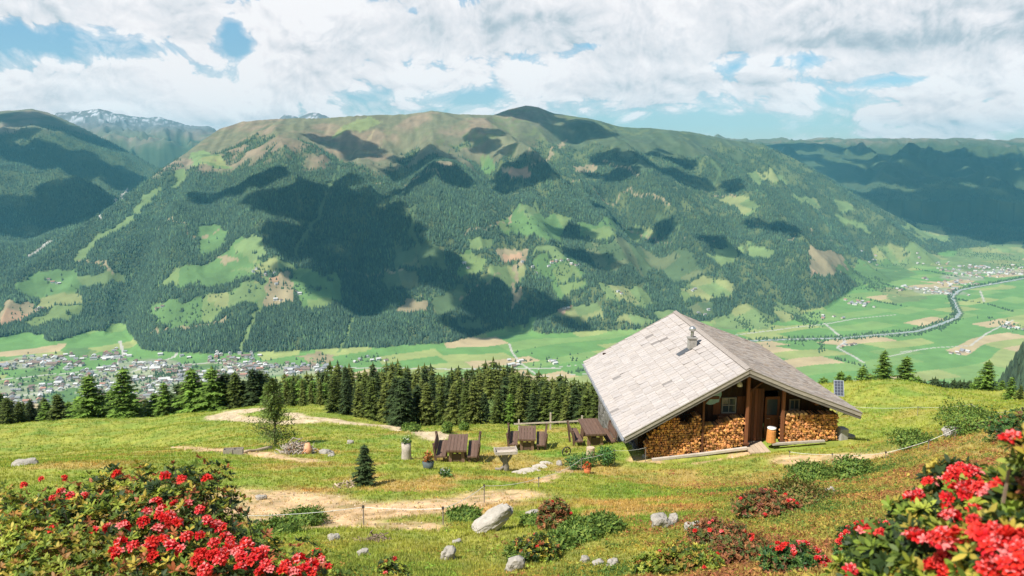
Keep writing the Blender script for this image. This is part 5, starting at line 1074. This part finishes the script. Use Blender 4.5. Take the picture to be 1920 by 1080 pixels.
# larches and spruces beyond the right crest
for (x_, y_, Y, k, lab) in ((1660,656,66,'larch','larger of the two pointed larches right of the hut roof'),(1701,667,68,'larch','smaller of the two pointed larches right of the hut roof'),(1855,674,62,'larch','broad larch beyond the crest at the right edge'),(1578,695,72,'larch','small larch just right of the solar panel'),(1592,702,72,'larch','second small larch right of the solar panel'),(1619,684,74,'larch','small pointed larch between the solar panel and the two larches'),(1545,706,75,'larch','small larch top behind the right roof slope'),(1640,704,74,'larch','low larch at the left foot of the larger pointed larch'),(1683,706,72,'larch','low larch between the two pointed larches'),(1722,704,80,'larch','low larch right of the smaller pointed larch'),(1632,700,78,'light','small yellowish spruce left of the larger pointed larch'),(1898,706,54,'larch','dark larch at the very right edge of the picture'),(1915,722,50,'spruce','mid green spruce cut by the right edge of the picture'),(1880,712,66,'larch','small larch right of the broad larch near the right edge'),(1826,716,76,'larch','small larch left of the broad larch near the right edge')):
    tree(x_, y_, Y, k, 'beyond the crest of the right meadow', 'small trees beyond the right meadow crest', 1.6, lab)
for i in range(46):
    x_ = random.uniform(1715, 1850); tree(x_, 712 + random.gauss(0, 3.5) - (x_ - 1780) * .02, random.uniform(150, 215), 'dark', '', 'trees of the dark strip below the right crest', .95, 'dark green spruce top in the dark strip of wood below the right crest')
# the little spruce in the grass, and the slender tree by the brush pile
c = G(685, 912); P = at(685, 832, c[1]); t = empty('spruce_tree', c); hh_ = P[2] - c[2]; t.scale = (hh_ / HB * 1.65, hh_ / HB * 1.65, hh_ / HB)
dn = spruce(HB, 311, 'spruce', 20); dn[1].materials.append(M['conif3']); link('trunk', dn[0], M['bark'], t); link('crown', dn[1], None, t); tag(t, 'little dark spruce standing alone in the grass in front of the dirt track bend', 'tree')
def airy_tree(px, pyb, pyt, label):
    c = G(px, pyb); P = at(px + 2, pyt, c[1]); h = P[2] - c[2]; t = empty('slender_tree', c); r_ = random.Random(5); tag(t, label, 'tree'); b = MB(); b.tint(1)
    b.tube([(0, 0, -.2), (.05, 0, h * .35), (-.06, .03, h * .7), (0, 0, h * .98)], [.075, .06, .035, .008], 8); V = []; F = []; C = []
    for k in range(120):
        f = r_.random() ** .8; z0 = h * (.03 + .92 * f); w = h * (.21 - .08 * f + .08 * math.exp(-((f - .15) / .2) ** 2)) * (1 - f ** 4) * (.75 if .3 < f < .5 else 1.0); a = r_.random() * 6.28; L = w * r_.uniform(.5, 1.25); d = Vector((math.cos(a), math.sin(a), r_.uniform(.1, .9)))
        p0 = Vector((0, 0, z0)); p1 = p0 + d * L; p2 = p1 + Vector((d.x * .2 * L, d.y * .2 * L, -.1 * L)); b.tube([p0, p1, p2], [.014, .008, .003], 4, False); br = r_.choice((.6, .85, 1, 1.2, 1.4))
        for j in range(60):
            q = r_.random() ** .7; p = p0.lerp(p2, q) + Vector((r_.gauss(0, 1), r_.gauss(0, 1), r_.gauss(0, 1))) * L * .16; s = r_.uniform(.04, .085); u = Vector((r_.gauss(0, 1), r_.gauss(0, 1), r_.gauss(0, 1))).normalized(); v = u.cross(Vector((.3, .5, .8))).normalized() * .5
            b0 = len(V); V += [p, p + (u + v) * s, p + u * s * 2, p + (u - v) * s]; F.append((b0, b0 + 1, b0 + 2, b0 + 3)); C += [(br * r_.uniform(.8, 1.2),) * 3] * 4
    b.build('trunk', M['bark'], t); link('crown', np_mesh('crown', np.array([tuple(v) for v in V]), np.array(F), np.array(C)), M['airy'], t)
M['stonepile'] = mat('loose gravel', (1, 1, 1), .95, .1, 5)
M['airy'] = mat('fine grey green leaves', (.17, .24, .065), .7, .25, 3, trans=.3)
airy_tree(516, 838, 703, 'slender feathery green tree rising from the brush pile on the left meadow')
airy_tree(590, 818, 796, 'tiny sapling on the meadow right of the slender tree') if False else None
# ------------------------------------------------------------------ shrubs on the slope
JG = [(.11, .20, .035), (.16, .25, .042), (.22, .29, .05), (.09, .15, .03)]; HE = [(.16, .19, .035), (.24, .20, .05), (.09, .14, .03), (.30, .17, .06)]
for i, (px, py, rad_px, hg_px, Y, cols, lab) in enumerate(((572,985,34,22,None,JG,'round bright green bush at the near edge of the dirt track'),(520,1000,40,14,None,JG,'low green bush beside the left end of the track'),(870,975,30,16,None,JG,'low green bush at the upper left of the long boulder'),(1820,812,44,38,None,JG,'round green bush on the right hand slope'),(1712,842,34,24,None,JG,'low green bush left of the round one on the right slope'),(1598,898,34,30,None,JG,'dark green clump in the heath, right of its twin'),(1520,902,40,24,None,JG,'dark green clump in the heath, left of its twin'),(1090,1010,40,26,None,JG,'green juniper mat right of the reddish bush at bottom centre'),(1130,998,34,26,None,JG,'second juniper clump right of the reddish bush'),(1048,1030,30,26,None,JG,'juniper clump at the foot of the reddish bush'),(985,1052,34,24,None,JG,'dark low bush right of the blunt grey rock'),(1000,985,20,14,None,JG,'small green tuft left of the reddish bush'),(1500,950,60,30,None,HE,'broad yellowish heath bush in the middle of the right slope'),(770,810,16,12,None,JG,'small bush at the meadow edge under the dark spruce'),(1075,795,26,14,None,[(.2,.25,.08),(.26,.28,.1)],'pale shrub at the meadow edge left of the hut'),(925,782,30,26,None,[(.2,.27,.08),(.15,.22,.06)],'pale green bush at the front of the wood'),(838,812,8,16,None,JG,'tiny sapling behind the left picnic table'),(870,808,7,12,None,JG,'tiny sapling behind the right bench of the leftmost table'))):
    c = G(px, py); s_ = math.hypot(c[0], c[1]) / FPX * 1.05; clump('low_shrub', px, py, int(1500 + rad_px * 60), rad_px * s_ * 1.1, hg_px * s_ * 1.05, (.045 + .0022 * c[1]), cols, 300 + i, lab, 'shrub', mat_='heath')
# ------------------------------------------------------------------ alpine roses
def flower_cluster(seed):
    r_ = random.Random(seed); V = []; F = []; C = []
    for k in range(11):
        th = 0 if k == 0 else r_.uniform(.35, 1.35); ph = k * 2.4 + r_.random(); ax_ = Vector((math.sin(th) * math.cos(ph), math.sin(th) * math.sin(ph), math.cos(th))); u = ax_.orthogonal().normalized(); w = ax_.cross(u); o_ = ax_ * .008; tone = r_.choice(((.72, .022, .022), (.70, .03, .02), (.78, .05, .035), (.66, .018, .032), (.80, .07, .06), (.76, .035, .02), (.88, .25, .24)))
        for p in range(5):
            a = 6.283 * p / 5 + r_.random() * .3; d = u * math.cos(a) + w * math.sin(a); e_ = ax_.cross(d); L = r_.uniform(.85, 1.15)
            p0 = o_ + d * .003; p1 = o_ + ax_ * .012 * L + d * .006; p2 = o_ + ax_ * .020 * L + d * .013; p3 = o_ + ax_ * .021 * L + d * .021 * L; b0 = len(V)
            V += [p0 - e_ * .002, p0 + e_ * .002, p1 - e_ * .0045, p1 + e_ * .0045, p2 - e_ * .0068, p2 + e_ * .0068, p3 - e_ * .002, p3 + e_ * .002]; F += [(b0, b0 + 1, b0 + 3, b0 + 2), (b0 + 2, b0 + 3, b0 + 5, b0 + 4), (b0 + 4, b0 + 5, b0 + 7, b0 + 6)]
            t2 = tuple(min(1, c * 1.0 + .03) for c in tone); C += [tuple(c * .7 for c in tone)] * 2 + [tone] * 4 + [t2] * 2
    return np_mesh('flower_cluster', np.array([tuple(v) for v in V]), np.array(F), np.array(C))
FC = [flower_cluster(i) for i in range(5)]
for me in FC: me.materials.append(M['petal'])
def rose_bush(name, label, ells, gzs, n_ros, leaf, cols, seed, flowers=(), nstem=60, root=None, fscale=1.0, inner=.45, nleaf=7):
    """ells: ellipsoids (centre, radii) of the crown; leaves grow in rosettes at twig tips over and inside them"""
    r_ = random.Random(seed); t = empty(name, root); root = Vector([float(k) for k in root]); tag(t, label, 'shrub'); V = []; F = []; C = []; tips = []
    wts = [e_[1][0] * e_[1][2] for e_ in ells]; FP = []
    for (px, py, Yd, sc) in flowers:
        best_ = None; r0 = ray(px, py) / ray(px, py)[1]
        for Y in np.linspace(.9, 8, 700):
            P = r0 * Y
            if any(((P[0] - c[0]) / rr_[0]) ** 2 + ((P[1] - c[1]) / rr_[1]) ** 2 + ((P[2] - c[2]) / rr_[2]) ** 2 < 1.10 for c, rr_ in ells): best_ = P; break
        if best_ is None or Yd == 1.5: best_ = r0 * (Yd or ells[0][0][1])
        FP.append((Vector([float(k) for k in best_]), sc))
    while len(tips) < n_ros:
        (c, rr_) = r_.choices(ells, wts)[0]; d = Vector((r_.gauss(0, 1), r_.gauss(0, 1), r_.gauss(0, 1) + .25)).normalized(); s = (1 - r_.random() ** 1.6 * (1 - inner)); bumpy = 1 + .22 * mnoise.noise(Vector((d.x * 2.3 + c[0] * 3, d.y * 2.3, d.z * 2.3 + seed)))
        p = Vector(c) + Vector((d.x * rr_[0], d.y * rr_[1], d.z * rr_[2])) * s * bumpy
        if p.z < gz(p.x, p.y) + .02 if len(tips) % 4 == 0 else p.z < gzs: continue
        if any((p - q).length < .028 * sc_ for q, sc_ in FP) : continue
        up_ = (d * .8 + Vector((0, 0, .7)) + Vector((r_.gauss(0, .3), r_.gauss(0, .3), 0))).normalized(); tips.append((p - root, up_, s))
    for (p, up_, s) in tips:
        u = up_.orthogonal().normalized(); w = up_.cross(u); tone = r_.choices(cols, [5, 4, 2.4, 1.8, 1.9][:len(cols)])[0]; n = r_.randint(nleaf - 2, nleaf + 2); hue = mnoise.noise((p + root) * 2.1)
        for k in range(n):
            a = 6.283 * k / n + r_.random() * .5; d = u * math.cos(a) + w * math.sin(a); e_ = up_.cross(d); el_ = r_.uniform(.15, 1.0); di = (d * math.cos(el_) + up_ * math.sin(el_)).normalized(); L = leaf * r_.uniform(.65, 1.25); wd = L * .165; b0 = len(V); m1 = p + di * L * .38; m2 = p + di * L * .74 - up_ * L * .03
            V += [p + di * L * .04, m1 - e_ * wd, m1 + e_ * wd, m2 - e_ * wd * .85, m2 + e_ * wd * .85, p + di * L - up_ * L * .10]; F += [(b0, b0 + 1, b0 + 2), (b0 + 1, b0 + 3, b0 + 4), (b0 + 1, b0 + 4, b0 + 2), (b0 + 3, b0 + 5, b0 + 4)]; q = r_.uniform(.75, 1.25) * (1 + hue * .5); C += [tuple(min(.6, c * q) for c in tone)] * 6
    link('foliage', np_mesh('foliage', np.array([tuple(v) for v in V]), np.array(F), np.array(C)), M['leaf'], t)
    b = MB()
    for (p, up_, s) in r_.sample(tips, min(nstem, len(tips))):
        b.tint(r_.uniform(.6, 1.3)); f0 = Vector((p.x * .45 + r_.gauss(0, .06), p.y * .45 + r_.gauss(0, .06), gz(root.x + p.x * .45, root.y + p.y * .45) - root.z - .05)); m_ = f0.lerp(p, .55) + Vector((r_.gauss(0, .04), r_.gauss(0, .04), .04)); b.tube([f0, m_, p], [.012, .007, .003], 5, False)
    b.build('stems', M['stem'], t)
    for (q, sc) in FP:
        f = link('flower_cluster', r_.choice(FC), None, t); f.location = q - root; s = sc * fscale * r_.uniform(.85, 1.2); f.scale = (s, s, s); f.rotation_euler = (r_.uniform(.1, .8), r_.uniform(-.5, .4), r_.random() * 6.28)
    return t
def E_(px, py, Y, rx, ry, rz_): P = at(px, py, Y); return ((float(P[0]), float(P[1]), float(P[2])), (rx, ry, rz_))
DK = [(.03, .055, .014), (.10, .15, .022), (.27, .32, .038), (.44, .34, .05), (.36, .11, .04)]
YL = [(.18, .25, .03), (.32, .36, .045), (.07, .12, .022), (.46, .36, .06), (.38, .19, .05)]
lf = [(130,262),(230,230),(350,222),(640,205),(900,215),(990,235),(1130,235),(290,335),(335,300),(385,322),(460,315),(850,360),(955,370),(1030,370),(1090,400),(800,415),(885,395),(890,445),(930,430),(785,465),(965,470),(860,510),(670,495),(590,495),(520,520),(280,515),(1130,455),(1180,490),(1220,500),(830,580),(890,560),(930,600),(1020,545),(1090,540),(660,580),(620,635),(730,600),(840,655),(990,620),(1100,645),(1160,650),(1210,640),(1080,680),(1230,550),(1260,570),(1340,575),(1170,585),(1290,630),(1350,600),(1400,640),(1440,630),(1120,730),(1380,680),(1310,720),(1470,730),(1450,700),(1540,740),(1600,745),(1630,670),(1700,700),(1750,680),(1790,720),(1730,640),(1700,740),(1560,700),(810,610),(905,470),(1250,600),(1320,660),(1200,680),(870,430),(650,640),(1420,740),(1660,730)]
lfp = [(x_ / 2.909, y_ / 2.909 + 820, None, 1.0 if y_ > 340 or x_ > 600 else .72) for x_, y_ in lf]
root = G(330, 1075, 2.0); root = (-1.55, 4.3, gz(-1.55, 4.3))
big = [E_(260, 985, 4.6, .52, .5, .33), E_(350, 970, 4.5, .33, .4, .32), E_(160, 1010, 4.5, .42, .5, .30), E_(340, 1075, 4.0, .55, .5, .32), E_(480, 1110, 3.9, .38, .4, .26), E_(560, 1130, 3.8, .28, .3, .20), E_(400, 1150, 3.6, .6, .4, .3), E_(80, 985, 4.7, .22, .3, .20)]
rose_bush('alpenrose_bush', 'large alpenrose bush with red flower heads filling the lower left corner', big, -3.2, 4600, .043, DK, 401, lfp, 170, root, .95)
rose_bush('bilberry_bush', 'yellowish green bilberry bush at the left edge, below the flowering one', [E_(30, 1040, 4.1, .34, .4, .26), E_(110, 1090, 3.9, .35, .4, .25), E_(0, 980, 4.4, .25, .3, .2), E_(200, 1130, 3.7, .4, .3, .25)], -3.4, 2100, .036, YL, 402, [], 60, (-2.2, 4.0, gz(-2.2, 4.0)))
rf_ = [(1240,370,2.3),(1300,350,2.3),(1360,380,2.3),(1420,390,2.3),(1230,420,2.2),(1180,450,2.2),(1090,460,2.2),(1010,530,2.1),(960,560,2.1),(1260,500,2.0),(1320,490,2.0),(1370,470,2.1),(1320,530,1.95),(1430,500,1.95),(1500,500,1.95),(1540,470,2.0),(1460,540,1.9),(1200,560,2.0),(1200,640,1.8),(1240,690,1.75),(1190,700,1.75),(1400,650,1.75),(1390,720,1.6),(620,790,2.0),(690,780,2.0),(760,800,1.9),(1000,820,1.6),(950,830,1.6),(1060,850,1.55),(1180,800,1.5),(1230,840,1.45),(1130,830,1.5),(1200,880,1.4),(1280,830,1.45),(1410,790,1.4),(1460,840,1.35),(1530,780,1.4),(1560,850,1.3),(1620,830,1.3),(1680,830,1.25),(1700,900,1.2),(1620,920,1.2),(1180,970,1.2),(1120,1030,1.15),(1230,1020,1.15),(1180,1060,1.1),(1520,1000,1.1),(1580,1020,1.05),(1640,1060,1.0),(1700,1000,1.05),(550,1050,2.0),(1280,400,2.25),(1340,420,2.2),(1400,430,2.15),(1150,860,1.5),(1490,890,1.3),(1480,1050,1.05),(1600,960,1.1),(1720,1060,1.0)]
rfp = [(1440 + x_ / 3.6, 780 + y_ / 3.6, Y, .95 + .12 * (Y < 1.5)) for x_, y_, Y in rf_]
nb = [E_(1810, 915, 2.15, .11, .10, .06), E_(1770, 985, 2.0, .13, .12, .07), E_(1860, 985, 1.8, .10, .12, .09), E_(1700, 1045, 1.8, .10, .10, .06), E_(1640, 1030, 2.0, .06, .07, .055), E_(1800, 1050, 1.6, .11, .12, .08), E_(1895, 1060, 1.35, .08, .1, .09), E_(1905, 960, 1.6, .05, .08, .08), E_(1640, 1110, 1.8, .12, .12, .06), E_(1760, 1120, 1.6, .12, .12, .07)]
root = (float(at(1850, 1000, 1.8)[0]), 1.8, gz(float(at(1850, 1000, 1.8)[0]), 1.8))
rose_bush('alpenrose_bush', 'nearest alpenrose bush with large coral red flowers in the lower right corner', nb, -1.45, 2300, .034, [DK[0], DK[1], YL[0], YL[1], YL[3]], 403, rfp, 100, root, .56, .35)
tw = [E_(1925, 862, 1.5, .028, .04, .045)]; root = (float(tw[0][0][0]) + .1, 1.5, gz(tw[0][0][0] + .1, 1.5))
rose_bush('alpenrose_bush', 'alpenrose twig with one red flower head reaching in at the right edge', tw + [E_(1965, 900, 1.5, .04, .05, .08)], -1.5, 70, .035, DK, 404, [(1440 + 1600 / 3.6, 780 + 170 / 3.6, 1.5, .5), (1440 + 1655 / 3.6, 780 + 150 / 3.6, 1.5, .45)], 14, root, 1.0)
def mid_bush(px, py, Y, rx, rz_, n, cols, seed, label, fl, leaf=.05, fs=1.0):
    P = at(px, py, Y); z0 = gz(P[0], P[1]); e_ = [((float(P[0]), float(P[1]), z0 + rz_ * .55), (rx, rx * .8, rz_)), ((float(P[0]) - rx * .5, float(P[1]) + .1, z0 + rz_ * .4), (rx * .6, rx * .6, rz_ * .8)), ((float(P[0]) + rx * .55, float(P[1]), z0 + rz_ * .3), (rx * .6, rx * .6, rz_ * .75))]; r_ = random.Random(seed); fp = []
    for _ in range(fl):
        a = r_.uniform(0, 6.28); q = r_.random() ** .5; fp.append((P[0] + rx * 1.1 * q * math.cos(a), P[1] + rx * .8 * q * math.sin(a), z0 + rz_ * (.5 + math.sqrt(max(0, 1 - q * q)) * 1.02)))
    t = rose_bush('alpenrose_bush', label, e_, z0 - .05, n, leaf, cols, seed, [], 40, (float(P[0]), float(P[1]), z0))
    for p in fp: f = link('flower_cluster', r_.choice(FC), None, t); f.location = (p[0] - P[0], p[1] - P[1], p[2] - z0); s = fs * r_.uniform(.8, 1.3); f.scale = (s, s, s); f.rotation_euler = (r_.uniform(-.2, .8), r_.uniform(-.4, .4), r_.random() * 6)
GDK = [(.03, .085, .02), (.055, .12, .025), (.08, .16, .03), (.13, .18, .03), (.2, .09, .04)]; RD = [(.09, .12, .03), (.28, .11, .045), (.36, .16, .06), (.14, .14, .03), (.22, .07, .04)]
mid_bush(1655, 975, 8.5, .42, .30, 1300, GDK, 501, 'round dark green alpenrose with small red flowers behind the near one', 26, .05, 1.1)
mid_bush(1490, 1045, 8.6, .34, .22, 900, GDK, 502, 'low alpenrose dotted red at the bottom, left of the near bush', 20, .05, 1.1)
mid_bush(1400, 1010, 10.5, .45, .24, 1000, RD, 503, 'rusty green heath bush left of the low red dotted alpenrose', 6, .055, .8)
mid_bush(1290, 1050, 10, .45, .26, 900, YL, 504, 'yellow green bush below the rounded pinkish stone', 2, .055, .8)
mid_bush(1040, 985, 15.8, .34, .42, 900, RD, 505, 'reddish brown budding bush right of the long boulder', 5, .07, .9)
mid_bush(1005, 1040, 13.2, .40, .3, 900, DK, 506, 'dark rusty bush below the reddish one', 3, .06, .8)
mid_bush(1440, 950, 14.5, .6, .28, 1000, RD, 507, 'reddish heath bush in the middle of the right slope', 10, .07, 1.1)
mid_bush(1350, 985, 12.5, .5, .25, 900, RD, 508, 'rusty heath bush above the low red dotted alpenrose', 6, .06, 1.0)
mid_bush(735, 1075, 10.8, .22, .16, 300, DK, 509, 'tiny alpenrose with one red flower at the bottom edge', 2, .05, 1.3)
mid_bush(1230, 1060, 10.2, .3, .2, 500, YL, 510, 'small yellow green bush at the bottom, right of the stone trio', 0, .055, .8)
mid_bush(1920, 800, 22, .9, .5, 700, GDK, 511, 'dark bush at the right edge above the red flower head', 0, .09, 1)
# ------------------------------------------------------------------ grass and heath
def tufts(name, n, r0, r1, az0, az1, mask, blades, hgt, wd, colf, matn, label, seed, cat, leafy=False):
    g = np.random.default_rng(seed); r = r0 * (r1 / r0) ** g.random(n); a = np.radians(g.uniform(az0, az1, n)); x = r * np.sin(a); y = r * np.cos(a); k = g.random(n) < mask(x, y); x, y, r = x[k], y[k], r[k]; n = len(x); z = znear(x, y); c = colf(x, y, g)
    V = np.zeros((n, blades, 3, 3)); sc = (.75 + .5 * g.random(n)) * (1 + np.clip((r - 12) / 45, 0, 1.3))
    for b_ in range(blades):
        aa = g.random(n) * 6.28; ln = g.uniform(.05, .75, n); H = hgt * sc * g.uniform(.6, 1.2, n); w = wd * sc; ox = g.normal(0, hgt * .35, n) * sc; oy = g.normal(0, hgt * .35, n) * sc; dx, dy = np.cos(aa), np.sin(aa)
        V[:, b_, 0] = np.stack([x + ox - dy * w, y + oy + dx * w, z - .02], 1); V[:, b_, 1] = np.stack([x + ox + dy * w, y + oy - dx * w, z - .02], 1); V[:, b_, 2] = np.stack([x + ox + dx * H * ln, y + oy + dy * H * ln, z + H * np.sqrt(1 - ln ** 2 * .8)], 1)
        if leafy:                                # a mound of small leaves instead of upright blades
            R_ = hgt * sc; q = g.random(n) ** .4; th = np.arccos(g.random(n)); ph = g.random(n) * 6.28; cx_ = x + R_ * 1.3 * q * np.sin(th) * np.cos(ph); cy_ = y + R_ * 1.3 * q * np.sin(th) * np.sin(ph); cz_ = z + R_ * q * np.cos(th) - .01
            for k3 in range(3): V[:, b_, k3] = np.stack([cx_ + g.normal(0, 1, n) * w, cy_ + g.normal(0, 1, n) * w, cz_ + g.normal(0, .8, n) * w], 1)
    C = c[:, None, None, :] * g.uniform(.5 if leafy else .72, 1.45 if leafy else 1.3, (n, blades, 1, 1)) * np.ones((1, 1, 3, 1)); F = np.arange(n * blades * 3).reshape(-1, 3)
    o = link(name, np_mesh(name, V.reshape(-1, 3), F, np.clip(C.reshape(-1, 3), 0, .8)), M[matn]); tag(o, label, cat, kind='stuff'); return o
def gcol(x, y, g):
    c = near_cover(x, y); k = .95 + .40 * g.random(len(x)); return c * k[:, None] * np.array([1.0, 1.06, .85])
tufts('grass', 210000, 5, 110, -37, 37, lambda x, y: (1 - bare(x, y) * .88) * .95, 4, .062, .0095, gcol, 'grass', 'short yellowish green alpine grass covering the meadow slope', 3, 'grass')
def heathmask(x, y):
    n_a = fbm(x / 2.2, y / 2.2, 3, 611); right = sstep(.16, .34, x / y) * sstep(34, 24, y) ; cen = sstep(-.1, .2, x / y) * sstep(18, 13, y) * sstep(.42, .6, n_a) * .6; lft = sstep(-.1, -.3, x / y) * sstep(14, 9, y) * .6
    return np.clip(right * sstep(.22, .42, n_a) + cen + lft, 0, 1) * (1 - bare(x, y))
HC = np.array([(.08, .15, .024), (.15, .21, .032), (.25, .26, .042), (.36, .27, .05), (.38, .19, .055), (.30, .11, .045)])
def hcol(x, y, g):
    n_a = fbm(x / 1.8, y / 1.8, 4, 621); i = np.clip(((n_a * 2.2 - .6) * 6 + g.normal(0, .9, len(x))).astype(int), 0, 5); return HC[i]
tufts('heath', 62000, 5, 40, -37, 37, heathmask, 16, .085, .017, hcol, 'heath', 'low heather and bilberry cover on the right hand slope', 4, 'heath', True)
tufts('gravel', 26000, 9, 60, -34, 30, lambda x, y: bare(x, y) * .8, 3, .02, .016, lambda x, y, g: np.array([.42, .34, .25]) * g.uniform(.45, 1.5, (len(x), 1)), 'stonepile', 'loose gravel and clods lying on the bare dirt of the tracks', 6, 'gravel', True)
tufts('moss', 34000, 9, 60, -37, 37, lambda x, y: sstep(.46, .60, fbm(x / 1.3, y / 1.3, 3, 641)) * (1 - bare(x, y)) * .8, 12, .045, .014, lambda x, y, g: gcol(x, y, g) * np.where((fbm(x / 2, y / 2, 2, 651) > .5)[:, None], [.62, .95, .7], [1.1, .78, .7]), 'heath', 'patches of mossy cushions and low herbs in the meadow', 5, 'herbs', True)
# ------------------------------------------------------------------ the air
hb = MB(); z0_, z1_ = -925., 640.
hb.box((0, 8600, (z0_ + z1_) / 2), (30000, 17800, z1_ - z0_)); ho = link('haze', hb.mesh('haze'), None); tag(ho, 'thin bluish summer haze filling the valley air', 'haze', kind='stuff')
hm = bpy.data.materials.new('valley air'); hm.use_nodes = True; t_ = hm.node_tree; t_.nodes.clear(); o_ = t_.nodes.new('ShaderNodeOutputMaterial'); pv = t_.nodes.new('ShaderNodeVolumePrincipled')
pv.inputs['Color'].default_value = (.22, .76, .98, 1); pv.inputs['Density'].default_value = 2.9e-5; pv.inputs['Anisotropy'].default_value = .0; t_.links.new(pv.outputs[0], o_.inputs['Volume']); ho.data.materials.append(hm)
